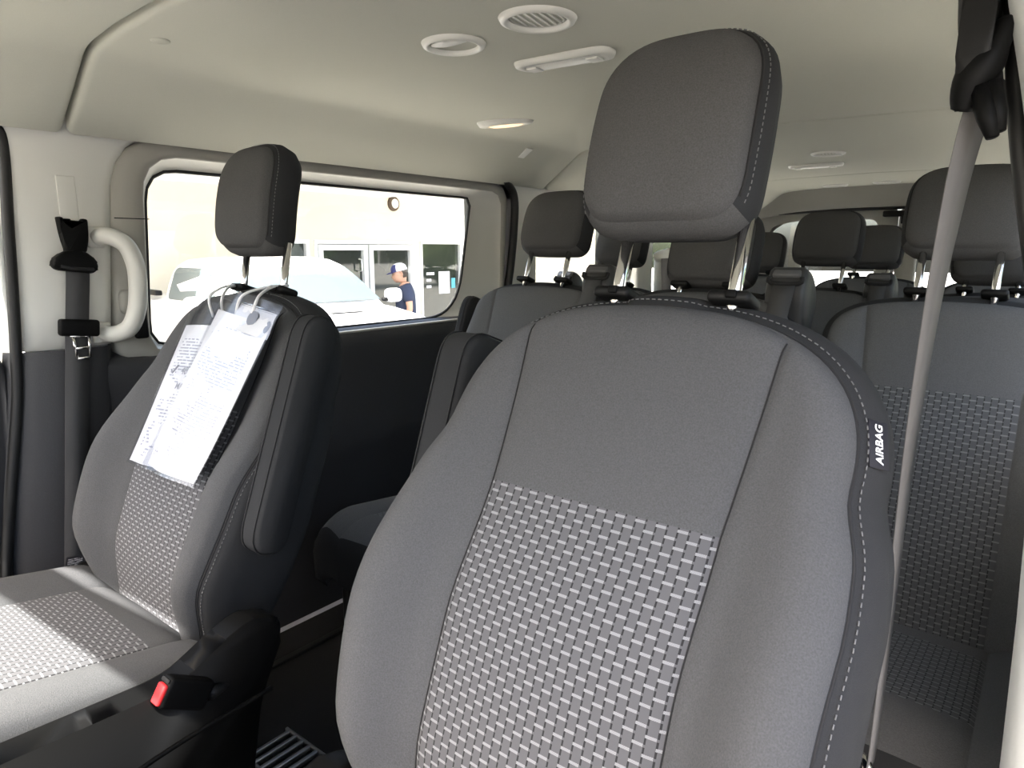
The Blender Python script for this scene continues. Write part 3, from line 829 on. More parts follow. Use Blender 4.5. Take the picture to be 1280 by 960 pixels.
# ------------------------------------------------------------------ papers hung on the passenger seat
def sheet_grid(cor, nu=10, nv=24, lift=0.0, sag=0.0, curl=0.0):
    TL, TR, BR, BL = [Vector(c) for c in cor]; v = []; uv = []
    for j in range(nv + 1):
        t = j / nv
        for i in range(nu + 1):
            s = i / nu
            q = (TL * (1 - s) + TR * s) * (1 - t) + (BL * (1 - s) + BR * s) * t
            n = q[2] + lift - sag * math.sin(PI * t) + curl * math.sin(PI * s) * (.3 + .7 * t) + .003 * math.sin(7 * s + 4 * t)
            v.append(PP(q[0], q[1], n) + PO); uv.append((s, 1 - t))
    f = [(j * (nu + 1) + i, j * (nu + 1) + i + 1, (j + 1) * (nu + 1) + i + 1, (j + 1) * (nu + 1) + i) for j in range(nv) for i in range(nu)]
    return v, f, uv
PO = Vector((-.418, .830, 0))
def lerp4(cor, s0, s1, t0, t1):
    TL, TR, BR, BL = [Vector(c) for c in cor]
    def q(s, t): return (TL * (1 - s) + TR * s) * (1 - t) + (BL * (1 - s) + BR * s) * t
    return [q(s0, t0), q(s1, t0), q(s1, t1), q(s0, t1)]
def sleeve(label, cor, paper, base, t0, bars):
    base_loc = PP(cor[3][0], cor[3][1], cor[3][2]) + PO
    root = thing('document_sleeve', label, 'document', base_loc, 'documents on the passenger seat')
    sag, curl = .004, .012
    v, f, uv = sheet_grid(lerp4(cor, .025, .965, t0, .985), 10, 24, base, sag, curl)
    pp = obj('printed_paper', v, f, paper, root, world=True, uv=uv)
    v, f, uv = sheet_grid(cor, 10, 24, base + .0022, sag, curl)
    sl = obj('plastic_cover', v, f, M['sleeve'], root, world=True)
    for tt in (.045, .058):
        q = lerp4(cor, 0, 1, tt, tt + .006)
        v, f, uv = sheet_grid(q, 10, 1, base + .0030, 0, curl * .3)
        obj('zip_strip', v, f, M['sleeve'], sl, world=True)
    return root, pp, sl
corB = [(-.145, -.246, .040), (.052, -.234, .040), (.092, -.556, .112), (-.100, -.568, .112)]
corF = [(-.012, -.212, .046), (.186, -.238, .046), (.172, -.560, .122), (-.012, -.556, .118)]
rB, pB, sB = sleeve('plastic sleeved printed sheet lying behind, further left on the passenger seat', corB, M['paper2'], .012, .145, ())
rF, pF, sF = sleeve('plastic sleeved printed sheet in front, with a pale card tucked in its top', corF, M['paper1'], .020, .125, ())
v, f, uv = sheet_grid(lerp4(corF, .36, .97, .055, .20), 6, 4, .0212, .001, .006)
obj('pale_card', v, f, M['card'], rF, world=True, label='small pale card with a slate oval')
def oval_mark(s, t, rs, rt, cut=1.0):
    q0 = lerp4(corF, s - rs, s + rs, t - rt, t + rt); TL, TR, BR, BL = q0; v = []
    for k in range(20):
        a = 2 * PI * k / 20; ss = .5 + .5 * math.cos(a) * cut; tt = .5 + .5 * math.sin(a)
        q = (TL * (1 - ss) + TR * ss) * (1 - tt) + (BL * (1 - ss) + BR * ss) * tt
        gs = s + rs * math.cos(a)
        v.append(PP(q[0], q[1], q[2] + .0228 + .006 * math.sin(PI * gs) * .4) + PO)
    return v, [tuple(range(20))]
v, f = oval_mark(.66, .115, .075, .042); obj('oval_mark', v, f, M['oval'], rF, world=True)
v, f = oval_mark(.92, .135, .035, .035); obj('oval_mark', v, f, M['oval'], rF, world=True)
# legible marks on the rear sheet: a tick and two short bold words
def flat_text(txt, cor, s, t, size, base, parent, mat_=None, curl=.012):
    q = lerp4(cor, s, s + .4, t, t + .01); a = PP(*q[0]) + PO; b = PP(*q[1]) + PO
    dn = lerp4(cor, s, s, t, t + .1); c = PP(*dn[3]) + PO
    ex = (b - a).normalized(); ey = (a - c); ey = (ey - ex * ey.dot(ex)).normalized(); ez = ex.cross(ey)
    cu = bpy.data.curves.new('lettering', 'FONT'); cu.body = txt; cu.size = size; cu.offset = size * .012; cu.extrude = .0001
    cu.materials.append(mat_ or M['ink'])
    o = bpy.data.objects.new('lettering', cu); COL.objects.link(o); o.parent = parent
    mm = Matrix((ex, ey, ez)).transposed().to_4x4()
    n = base + curl * math.sin(PI * (s + .12)) * (.3 + .7 * t) + .003 * math.sin(7 * s + 4 * t) - .004 * math.sin(PI * t) + .002
    mm.translation = a + NV * n - wloc(parent); o.matrix_local = mm
    return o
o = flat_text('40 L', corB, .33, .455, .022, .012, pB)
o = flat_text('MAX', corB, .34, .545, .018, .012, pB)
tk = lerp4(corB, .20, .30, .415, .455)
pts = [lerp4(corB, s_, s_, t_, t_)[0] for s_, t_ in ((.20, .435), (.235, .455), (.295, .405))]
obj('tick_mark', *tube([PP(p[0], p[1], p[2] + .0205) + PO for p in pts], .0016, 6), M['ink'], pB, world=True)
# white cord loops from the sleeves up to the headrest posts
def cord(root, pts):
    obj('cord_loop', *tube(catmull([PP(*p) + PO for p in pts], 7), .0026, 8), M['cord'], root, world=True)
cord(rB, [(-.055, -.268, .055), (-.050, -.235, .075), (-.062, -.205, .045), (-.068, -.190, .008), (-.080, -.188, -.004), (-.075, -.192, .008), (-.045, -.205, .045), (-.010, -.235, .072), (-.005, -.262, .066)])
cord(rF, [(.055, -.262, .075), (.066, -.228, .078), (.072, -.200, .040), (.076, -.186, .006), (.066, -.182, -.006), (.058, -.186, .004), (.074, -.196, .030), (.105, -.225, .070), (.108, -.258, .076)])

# ------------------------------------------------------------------ seat belts
bt = thing('seat_belt', 'dark front seat belt hanging on the left pillar with a steel tongue', 'seat belt', (-.845, .53, .36))
path = [(-.838, .592, 1.085), (-.834, .590, 1.05), (-.834, .578, .95), (-.830, .563, .83), (-.826, .538, .62), (-.824, .520, .47), (-.826, .508, .36)]
obj('belt_webbing', *ribbon(catmull(path, 5), Vector((0, 1, 0)), .0225), M['web'], bt, world=True)
# pillar loop: forked upper cover and wide slotted guide
dr = obj('pillar_loop', *prism(rpoly([(.540, 1.078), (.545, 1.060), (.620, 1.050), (.632, 1.066), (.612, 1.098), (.572, 1.102)], [.01, .012, .012, .01, .015, .015], 4), -.846, -.822, 0, .007, 3), M['gloss'], bt, world=True)
obj('loop_cover', *prism(rpoly([(.572, 1.095), (.568, 1.130), (.562, 1.168), (.573, 1.168), (.580, 1.145), (.600, 1.143), (.609, 1.166), (.620, 1.164), (.616, 1.128), (.612, 1.095)], [.006, .008, .004, .004, .006, .006, .004, .004, .008, .006], 3), -.848, -.826, 0, .006, 3), M['gloss'], bt, world=True)
obj('loop_stop', *rbox((-.826, .592, 1.125), (.012, .022, .040), .005, 3), M['gloss'], dr, world=True) if False else None
obj('belt_slot', *tube([(-.8215, .556, 1.068), (-.8215, .575, 1.063), (-.8215, .600, 1.061), (-.8215, .618, 1.060)], .0035, 6), M['seam'], dr, world=True)
RT = Matrix.Rotation(R(-6), 3, 'X')
tg = obj('belt_tongue', *rbox((-.828, .578, .938), (.018, .078, .036), .006, 3, RT), M['gloss'], bt, world=True)
mb = MB()
cc = Vector((-.826, .580, .893))
for a, b in (((0, -.016, .028), (0, -.013, -.020)), ((0, .014, .028), (0, .013, -.020)), ((0, -.013, -.020), (0, .013, -.020)), ((0, -.014, .002), (0, .014, .002)), ((0, -.022, .028), (0, .022, .028))):
    mb.add(*tube([cc + Vector(a), cc + Vector(b)], .0034, 8))
mb.build('steel_latch', M['chrome'], tg, world=True, label='bright steel latch plate')
q = [(-.8225, .498, .445), (-.8225, .535, .440), (-.8240, .520, .392), (-.8240, .488, .398)]
obj('printed_label', q, [(0, 1, 2, 3)], M['tagprint'], bt, world=True, uv=[(0, 1), (1, 1), (1, 0), (0, 0)], smooth=False, label='black label with fine white print')

b2 = thing('seat_belt', 'grey shoulder belt hanging in front of the right hand seat from its pillar loop', 'seat belt', (.70, .72, .53))
path = [(.727, .760, 1.225), (.722, .755, 1.195), (.716, .755, 1.14), (.709, .755, 1.04), (.705, .748, .90), (.706, .735, .75), (.707, .720, .62), (.706, .715, .575)]
wd = [Vector((.42, .90, 0)), Vector((.38, .92, 0)), Vector((.32, .94, 0)), Vector((.20, .97, 0)), Vector((.12, .99, 0)), Vector((.05, 1, 0)), Vector((.03, 1, 0)), Vector((.03, 1, 0))]
pth = catmull(path, 6); wds = catmull(wd, 6)
obj('belt_webbing', *ribbon(pth, wds, .0195, .0007), M['web2'], b2, world=True)
pth = catmull([(.728, .775, 1.235), (.724, .765, 1.262), (.716, .775, 1.30), (.712, .785, 1.36), (.716, .79, 1.43)], 6)
obj('belt_webbing', *ribbon(pth, [Vector((.75, .65, .1))] * len(pth), .017), M['web'], b2, world=True)
obj('pillar_loop', *tube(catmull([(.716, .748, 1.222), (.722, .742, 1.245), (.732, .745, 1.262), (.738, .755, 1.285)], 5), [.010 + .006 * math.sin(PI * min(1, k / 12)) for k in range(16)], 12, ry=.018), M['gloss'], b2, world=True)
for k, (a, b) in enumerate((((.728, .735, 1.235), (.742, .725, 1.193)), ((.736, .738, 1.238), (.746, .73, 1.198)))):
    obj('loop_prong', *tube([Vector(a), Vector(a).lerp(Vector(b), .6), Vector(b)], [.009, .008, .005], 10), M['gloss'], b2, world=True)
obj('height_adjuster', *prism(rpoly([(.725, 1.25), (.735, 1.31), (.735, 1.40), (.80, 1.40), (.80, 1.23), (.75, 1.22)], .012, 4), .708, .733, 0, .008, 3), M['plastic'], b2, world=True)
obj('steel_pin', *rbox((.724, .735, 1.278), (.006, .008, .014), .002, 2), M['chrome'], b2, world=True)
# lower anchor loop
c = Vector((.700, .712, .563))
tn = obj('belt_tongue', *tube([c + Vector((math.cos(a) * .020 * .62, -math.cos(a) * .020 * .78, math.sin(a) * .024)) for a in [2 * PI * k / 20 for k in range(20)]], .0048, 8, closed=True), M['chrome'], b2, world=True, label='bright steel belt tongue')
obj('tongue_grip', *rbox(c + Vector((0, 0, -.045)), (.03, .05, .05), .008, 3), M['gloss'], b2, world=True)

# ------------------------------------------------------------------ grab handle
gh = thing('grab_handle', 'light grey curved grab handle beside the left window', 'handle', (-.84, .65, .92))
hp = catmull([(-.850, .642, 1.128), (-.825, .655, 1.130), (-.806, .680, 1.112), (-.800, .694, 1.07), (-.800, .695, 1.02), (-.802, .688, .97), (-.808, .672, .932), (-.828, .648, .918), (-.850, .632, .922)], 6)
obj('grip', *tube(hp, [.0175 + .002 * math.sin(PI * k / (len(hp) - 1)) for k in range(len(hp))], 12), M['beige2'], gh, world=True)
for y, z in ((.640, 1.128), (.630, .922)):
    obj('mount', *rbox((-.853, y, z), (.018, .040, .046), .008, 3), M['beige2'], gh, world=True)
obj('finger_strip', *tube([p + Vector((.004, .010, 0)) for p in hp[14:-14]], .006, 8), M['beige'], gh, world=True)

# ------------------------------------------------------------------ roof vents and lamps
def vent(x, y, label, r=.043, blades=True, ang=0.0):
    z = cprof(x, y); sl = math.atan2(cprof(x + .02, y) - cprof(x - .02, y), .04)
    root = thing('ceiling_vent', label, 'vent', (x, y, z), 'roof air vents')
    Mx = Matrix.Rotation(-sl, 3, 'Y')
    obj('bezel', *lathe([(r * 1.0, .010), (r * 1.0, -.003), (r * 1.05, -.0075), (r * 1.14, -.0085), (r * 1.26, -.006), (r * 1.34, .001), (r * 1.34, .004)], 40, M=Mx), M['beige2'], root)
    obj('dark_cavity', *lathe([(.001, .012), (r * .99, .012), (r * .99, .004)], 32, M=Mx), M['rubber'], root)
    if blades:
        obj('rotor', *lathe([(r * .97, .010), (r * .97, .001), (r * .90, -.002), (r * .88, .004), (r * .88, .010)], 32, M=Mx), M['beige2'], root)
        for k in range(-3, 4):
            xx = k * r * .245; hl = math.sqrt(max(0, (r * .90) ** 2 - xx ** 2))
            v, f = rbox((0, 0, 0), (r * .235, hl * 2, .0022), .0006, 1, Matrix.Rotation(R(22), 3, 'Y'))
            Rz = Matrix.Rotation(ang, 3, 'Z')
            obj('blade', [Mx @ (Rz @ (Vector((xx, 0, .001)) + q)) for q in v], f, M['beige'], root)
    else:
        Rz = Matrix.Rotation(R(12), 3, 'X')
        v, f = lathe([(.001, -.002), (r * .6, -.0015), (r * .93, .001), (r * .93, .004), (.001, .004)], 32)
        obj('shutter', [Mx @ (Rz @ q) for q in v], f, M['beige'], root)
    return root
vent(.062, 1.007, 'open round roof vent showing slats, nearest the camera', .050, True, R(10))
vent(-.145, 1.024, 'closed round roof vent left of the open slatted one', .046, False)
vent(.013, 3.046, 'round roof vent right of the big headrest, before the thin rear lamp', .050, True, R(5))
vent(-.309, 4.50, 'rearmost roof vent on the left, with a pale rim', .055, False)
vent(-.033, 4.50, 'rearmost roof vent on the right, darker and flatter', .055, True)

def dome(x, y, label, lens, hw=.105, hd=.030, rotz=0.0, tilt=0.0, lit=False):
    z = cprof(x, y)
    root = thing('roof_lamp', label, 'lamp', (x, y, z)); 
    Mx = Matrix.Rotation(rotz, 3, 'Z') @ Matrix.Rotation(tilt, 3, 'Y')
    def el(a, b, zz):
        o = rpoly([(-a, -b), (-a * .96, b), (a * .96, b), (a, -b)], min(a, b) * .9, 6)
        return [Mx @ Vector((p[0], p[1], zz)) for p in o]
    v, f = loft([el(hw, hd, .006), el(hw, hd, -.004), el(hw * .97, hd * .92, -.011), el(hw * .80, hd * .70, -.013), el(hw * .79, hd * .66, -.010)], cap1=False)
    obj('housing', v, f, M['beige2'], root)
    v, f = loft([el(hw * .79, hd * .66, -.010), el(hw * .74, hd * .55, -.013), el(hw * .4, hd * .3, -.0145), el(hw * .02, hd * .02, -.0148)], cap0=False)
    ln = obj('lens', v, f, lens, root)
    for k in (-1, 1):
        v, f = rbox((k * hw * .62, 0, -.0145), (hw * .22, hd * .9, .004), .0015, 2); obj('switch', [Mx @ q for q in v], f, M['beige'], root)
    return root
dome(-.036, 1.232, 'long roof lamp with a white lens beside the two front vents', M['lens'], .112, .034, R(4))
dome(-.127, 3.404, 'thin white rear roof lamp right of the big headrest', M['lens'], .120, .034)
# small side reading lamp
z = cprof(-.53, 1.66)
rl = thing('reading_lamp', 'small boat-shaped roof lamp with a warm lit lens above the side window', 'lamp', (-.53, 1.66, z))
MR = Matrix.Rotation(R(-7), 3, 'Y') @ Matrix.Rotation(R(40), 3, 'Z')
def el2(a, b, zz, dx=0): return [MR @ Vector((dx + a * math.cos(2 * PI * k / 28), b * math.sin(2 * PI * k / 28), zz)) for k in range(28)]
v, f = loft([el2(.085, .032, .006), el2(.085, .032, -.002), el2(.078, .028, -.012), el2(.058, .019, -.015), el2(.056, .017, -.011)], cap1=False)
obj('housing', v, f, M['beige2'], rl)
v, f = loft([el2(.056, .017, -.011), el2(.04, .012, -.016), el2(.01, .004, -.0175), el2(.001, .001, -.0175)], cap0=False)
obj('lens', v, f, M['lens_on'], rl)
# small cap on the headliner near the front
cp = thing('headliner_clip', 'small round cap in the headliner near the front seam', 'cap', (-.53, .66, cprof(-.53, .66)))
obj('cap', *lathe([(.001, -.002), (.014, -.002), (.017, -.0005), (.017, .002)], 24), M['liner'], cp)
rc = thing('headliner_clip', 'small pale rectangular cover on the headliner edge above the side window', 'cap', (-.70, 1.98, cprof(-.70, 1.98)))
v, f = rbox((0, 0, 0), (.05, .035, .004), .0015, 2, Matrix.Rotation(R(-32), 3, 'Y')); obj('cover', v, f, M['beige'], rc)

# wall mounted belt guide by the rear side window
wg = thing('belt_retractor', 'belt retractor hood, coloured pale for sunlight, against the bright rear side window', 'seat belt', (-.80, 3.32, 1.0))
obj('hood', *rbox((-.80, 3.30, 1.075), (.10, .09, .055), .02, 3, Matrix.Rotation(R(-15), 3, 'Y')), M['beige'], wg, world=True)  # sunlight on the hood is put in as the pale trim colour
obj('belt_webbing', *ribbon([(-.77, 3.25, 1.06), (-.765, 3.245, 1.0), (-.76, 3.25, .90), (-.76, 3.28, .75)], Vector((1, .3, 0)), .024), M['web2'], wg, world=True)
obj('bracket', *rbox((-.83, 3.33, .97), (.06, .08, .18), .012, 2), M['beige'], wg, world=True)

# floor grate beside the passenger seat

fv = thing('floor_vent', 'small grey slatted floor grate by the passenger seat base', 'grate', (-.41, .735, 0.0))
for k in range(6):
    obj('slat', *rbox((-.345 - k * .026, .735, .006), (.010, .11, .012), .002, 1), M['foil'], fv, world=True, smooth=False)
obj('rim', *rbox((-.41, .68, .006), (.16, .008, .012), .002, 1), M['foil'], fv, world=True, smooth=False)
obj('rim', *rbox((-.41, .79, .006), (.16, .008, .012), .002, 1), M['foil'], fv, world=True, smooth=False)

# ------------------------------------------------------------------ outside: office building
FX = -6.9
of = thing('office_building', 'cream stucco office front with white framed glass doors beyond the window', 'building', (FX, 5, GZ))
ZL = 1.235; YT = 1.86
mb = MB()
def wallbox(y0, y1, z0, z1): mb.add(*prism([(y0, z0), (y1, z0), (y1, z1), (y0, z1)], FX - .25, FX, 0))
openings = [(4.80, 5.52), (5.60, 7.43), (7.52, 8.45)]
wallbox(-14, 4.80, GZ, 3.2); wallbox(4.80, 8.45, ZL, 3.2); wallbox(5.52, 5.60, GZ, ZL); wallbox(7.43, 7.52, GZ, ZL); wallbox(8.45, 12.6, GZ, 3.2)
mb.build('stucco_wall', M['wall'], of, world=True, smooth=False)
obj('soffit', *prism([(FX - .25, YT + .10), (FX + 1.5, YT + .10), (FX + 1.5, YT + .75), (FX - .25, YT + .75)], -14, 12.9, 1), M['soffit'], of, world=True, smooth=False)
obj('cornice', *prism([(FX, YT - .02), (FX + .05, YT), (FX + .10, YT + .10), (FX, YT + .10)], -14, 12.6, 1), M['soffit'], of, world=True, smooth=False)
wlm = lathe([(.001, .05), (.060, .05), (.075, .042), (.10, .03), (.105, .012), (.105, 0)], 32, (FX, 7.0, 1.76), Matrix(((0, 0, 1), (1, 0, 0), (0, 1, 0))))
wl_o = obj('wall_light', *wlm, M['bark'], of, world=True, label='round bronze rimmed light on the wall')
obj('light_lens', *lathe([(.001, .058), (.058, .056), (.068, .046)], 28, (FX, 7.0, 1.76), Matrix(((0, 0, 1), (1, 0, 0), (0, 1, 0)))), M['soffit'], wl_o, world=True)
def fbar(parent, y0, y1, z0, z1, name='frame_bar', d=.05): return obj(name, *prism([(y0, z0), (y1, z0), (y1, z1), (y0, z1)], FX - .06, FX - .06 + d + .03, 0, .004, 1), M['frame'], parent, world=True, smooth=False)
def frame_rect(name, y0, y1, z0, z1, t=.05, gd=.05):
    fr = obj(name, *prism([(y0, z1 - t), (y1, z1 - t), (y1, z1), (y0, z1)], FX - .06, FX + .02, 0), M['frame'], of, world=True, smooth=False)
    fbar(fr, y0, y0 + t, z0, z1 - t); fbar(fr, y1 - t, y1, z0, z1 - t); fbar(fr, y0 + t, y1 - t, z0, z0 + t)
    obj('pane', *prism([(y0 + t, z0 + t), (y1 - t, z0 + t), (y1 - t, z1 - t), (y0 + t, z1 - t)], FX - gd, FX - gd + .012, 0), M['dglass'], fr, world=True, smooth=False)
    return fr
frame_rect('door_frame', 5.60, 7.43, GZ, ZL, .05)
for a, b in ((5.66, 6.485), (6.515, 7.37)):
    lf = frame_rect('door_leaf', a, b, GZ + .02, ZL - .06, .075, .045)
    yy = b - .11 if a < 6 else a + .11
    if a < 6: obj('pull_handle', *tube([(FX - .01, yy - .03, .98), (FX + .05, yy - .03, .97), (FX + .05, yy - .03, .82), (FX - .01, yy - .03, .81)], .012, 8), M['frame'], lf, world=True)
sw = frame_rect('office_window', 7.52, 8.45, -.35, ZL, .04)
frame_rect('office_window', 4.80, 5.52, -.10, ZL, .05)
# notices in the side window
def notice(name, y0, y1, z0, z1, m, label=None):
    return obj(name, *prism([(y0, z0), (y1, z0), (y1, z1), (y0, z1)], FX - .036, FX - .033, 0), m, sw, world=True, smooth=False, label=label)
notice('posted_sheet', 7.95, 8.20, .42, .77, M['frame'], 'white notice posted inside the glass')
notice('sticker', 8.24, 8.33, .50, .66, M['teal'], 'teal sticker')
for k in range(3):
    notice('lettering_line', 7.68, 7.68 + (.17, .10, .10)[k], .72 - k * .10, .76 - k * .10, M['lett'])

# ------------------------------------------------------------------ outside: white parked car
car = thing('parked_car', 'white car with a hood slot parked between the window and the office', 'car', (-4.9, 3.85, GZ))
car.rotation_euler = (0, 0, R(-8))
CY = 3.85
def carsec(x, zt, zb, hw, crown=.04, rt=.10):
    n = 16; out = []
    o = rpoly([(-hw * .96, zb), (-hw, (zt + zb) / 2), (-hw * .93, zt - .03), (-hw * .5, zt + crown * .8), (0, zt + crown), (hw * .5, zt + crown * .8), (hw * .93, zt - .03), (hw, (zt + zb) / 2), (hw * .96, zb)], [.05, .1, rt, .1, .1, .1, rt, .1, .05], 4)
    return [Vector((x, CY + p[0], p[1])) for p in o]
G = GZ
st = [(-6.62, .55, -.25, .78), (-6.58, .63, -.40, .85), (-6.45, .66, -.48, .90), (-6.1, .66, -.50, .91), (-5.2, .62, -.50, .91), (-4.55, .60, -.50, .91), (-4.3, .585, -.50, .91), (-3.9, .54, -.50, .90), (-3.5, .47, -.50, .88), (-3.15, .38, -.48, .85), (-2.98, .25, -.42, .80), (-2.93, .05, -.35, .76)]
v, f = loft([carsec(*s) for s in st]); bdy = obj('body', v, f, M['cpaint'], car, world=True)
def cabsec(z, x0, x1, hw):
    o = rpoly([(x0, -hw * .93), (x1, -hw * .86), (x1 + .10, 0), (x1, hw * .86), (x0, hw * .93)], [.12, .16, .5, .16, .12], 5)
    return [Vector((p[0], CY + p[1], z)) for p in o]
cab = [(.58, -6.0, -4.38, .88), (.66, -5.98, -4.50, .86), (.78, -5.95, -4.68, .83), (.90, -5.90, -4.87, .79), (.96, -5.86, -4.98, .75), (1.01, -5.80, -5.10, .68), (1.035, -5.70, -5.20, .50), (1.04, -5.6, -5.4, .2)]
v, f = loft([cabsec(*s) for s in cab]); cb = obj('cabin', v, f, M['cpaint'], car, world=True)
def cabpt(a, z, push=.012):
    """point on the cabin skin: a in front-face units -1..1 across at height z"""
    for s0, s1 in zip(cab, cab[1:]):
        if s0[0] <= z <= s1[0]:
            t = (z - s0[0]) / (s1[0] - s0[0]); x1 = s0[2] + (s1[2] - s0[2]) * t; hw = s0[3] + (s1[3] - s0[3]) * t; break
    return Vector((x1 + .052 * (1 - a * a) + push, CY + a * hw * .84, z + push * .6))
gv = []; ga = [-.93 + 1.86 * k / 12 for k in range(13)]; gz = [.625, .70, .78, .86, .93]
for z in gz:
    for a in ga: gv.append(cabpt(a * (1 - .05 * (z - .62) / .3), z, .030))
gf = [(i * 13 + j, i * 13 + j + 1, (i + 1) * 13 + j + 1, (i + 1) * 13 + j) for i in range(4) for j in range(12)]
obj('windscreen', gv, gf, M['cglass'], cb, world=True)
def sidewin(sy, pts, name):
    vv = []
    for x, z in rpoly(pts, .06, 4):
        for s0, s1 in zip(cab, cab[1:]):
            if s0[0] <= z <= s1[0]:
                t = (z - s0[0]) / (s1[0] - s0[0]); h0 = (s0[3] + (s1[3] - s0[3]) * t); xa = s0[1] + (s1[1] - s0[1]) * t; xb = s0[2] + (s1[2] - s0[2]) * t; break
        k = (x - xa) / (xb - xa); hw = h0 * (.93 + (.86 - .93) * k)
        vv.append(Vector((x, CY + sy * (hw + .006), z)))
    obj(name, vv, [tuple(range(len(vv)))], M['cglass'], cb, world=True, smooth=False)
for sy in (-1, 1):
    sidewin(sy, [(-5.82, .64), (-5.76, .94), (-5.02, .94), (-4.72, .64)], 'side_window')
    mr = obj('wing_mirror', *rbox((-4.62, CY + sy * .97, .655), (.12, .18, .14), .05, 4), M['cpaint'], car, world=True)
    obj('mirror_arm', *rbox((-4.62, CY + sy * .90, .62), (.06, .12, .04), .015, 2), M['plastic'], mr, world=True)
    obj('head_lamp', *rbox((-3.02, CY + sy * .62, .12), (.14, .30, .16), .05, 3), M['lens'], car, world=True)
    for x in (-5.85, -3.75):
        Mw = Matrix(((1, 0, 0), (0, 0, 1), (0, 1, 0)))
        wh = obj('wheel', *lathe([(.05, .11), (.2, .11), (.33, .10), (.36, .05), (.36, -.05), (.33, -.10), (.05, -.10)], 28, (x, CY + sy * .80, GZ + .36), Mw), M['rubber'], car, world=True)
        obj('rim', *lathe([(.001, .115 * sy), (.21, .118 * sy), (.22, .10 * sy)], 24, (x, CY + sy * .80, GZ + .36), Mw), M['foil'], wh, world=True)
obj('hood_slot', *rbox((-3.92, CY + .02, .578), (.07, .30, .012), .005, 2), M['plastic'], car, world=True)
obj('tail_lamp', *rbox((-6.56, CY - .80, .40), (.08, .12, .3), .03, 2), M['lamp_red'], car, world=True)
obj('bed_rail', *rbox((-6.3, CY - .80, .685), (.45, .07, .05), .012, 2), M['plastic'], car, world=True)

# ------------------------------------------------------------------ outside: the man in a cap
def skin_fig(name, pts, edges, mat_, parent, sub=2, root=0):
    me = bpy.data.meshes.new(name); me.from_pydata([p[0] for p in pts], edges, [])
    o = bpy.data.objects.new(name, me); COL.objects.link(o); o.parent = parent
    sk_ = o.modifiers.new('skin', 'SKIN'); sk_.use_smooth_shade = True
    for i, p in enumerate(pts):
        r_ = p[1] if isinstance(p[1], tuple) else (p[1], p[1])
        me.skin_vertices[0].data[i].radius = r_
    me.skin_vertices[0].data[root].use_root = True
    sb = o.modifiers.new('sub', 'SUBSURF'); sb.levels = sub; sb.render_levels = sub
    me.materials.append(mat_); return o
man = thing('person', 'person in a white and navy cap and navy t-shirt looking down by the doors', 'person', (-6.02, 6.38, GZ))
man.scale = (.97, .97, .965)
# figure frame: faces image-left and slightly down; local +X is forward
MANR = R(-128)
man.rotation_euler = (0, 0, MANR)
body = [((0, 0, .95), .135), ((0, 0, 1.10), .125), ((.01, 0, 1.27), .145), ((.0, 0, 1.40), .115), ((.02, 0, 1.48), .058), ((.055, 0, 1.57), .050),
        ((0, .10, .90), .10), ((.01, .11, .50), .068), ((-.02, .11, .10), .045), ((.09, .12, .04), .038), ((.16, .12, .03), .028),
        ((0, -.10, .90), .10), ((.03, -.11, .50), .068), ((.0, -.11, .10), .045), ((.11, -.12, .04), .038), ((.18, -.12, .03), .028),
        ((0, .19, 1.39), .062), ((-.03, .26, 1.12), .045), ((.10, .25, .93), .034), ((.14, .24, .87), .026),
        ((0, -.19, 1.39), .062), ((-.03, -.26, 1.12), .045), ((.12, -.22, .95), .034), ((.17, -.20, .90), .026)]
be = [(0, 1), (1, 2), (2, 3), (3, 4), (4, 5), (0, 6), (6, 7), (7, 8), (8, 9), (9, 10), (0, 11), (11, 12), (12, 13), (13, 14), (14, 15), (3, 16), (16, 17), (17, 18), (18, 19), (3, 20), (20, 21), (21, 22), (22, 23)]
bo = skin_fig('body', body, be, M['skin'], man)
tee = skin_fig('t_shirt', [((0, 0, .90), (.150, .175)), ((0, 0, 1.08), (.145, .165)), ((.01, 0, 1.27), (.16, .180)), ((0, 0, 1.41), .135), ((.015, 0, 1.465), .075), ((0, .19, 1.40), .085), ((-.02, .245, 1.22), .080), ((0, -.19, 1.40), .085), ((-.02, -.245, 1.22), .080)],
               [(0, 1), (1, 2), (2, 3), (3, 4), (3, 5), (5, 6), (3, 7), (7, 8)], M['navy'], bo)
skin_fig('trousers', [((0, 0, .96), (.145, .165)), ((0, .10, .88), .118), ((.01, .11, .50), .090), ((-.02, .11, .10), .075), ((0, -.10, .88), .118), ((.03, -.11, .50), .090), ((0, -.11, .10), .075)],
         [(0, 1), (1, 2), (2, 3), (0, 4), (4, 5), (5, 6)], M['jean'], bo)
for s in (-1, 1):
    hx, hy, hz = (.14, .24, .87) if s > 0 else (.17, -.20, .90)
    fp = [((hx, hy, hz), .024), ((hx + .03, hy, hz - .045), .030)]; fe = [(0, 1)]
    for k in range(4):
        b0 = len(fp); y0 = hy + (k - 1.5) * .018
        fp += [((hx + .045, y0, hz - .075), .010), ((hx + .060, y0, hz - .105 - .006 * (1.5 - abs(k - 1.5))), .009), ((hx + .052, y0, hz - .132), .008)]
        fe += [(1, b0), (b0, b0 + 1), (b0 + 1, b0 + 2)]
    b0 = len(fp); fp += [((hx + .035, hy - s * .040, hz - .04), .010), ((hx + .055, hy - s * .050, hz - .075), .009)]; fe += [(1, b0), (b0, b0 + 1)]
    skin_fig('hand', fp, fe, M['skin'], bo, 1)
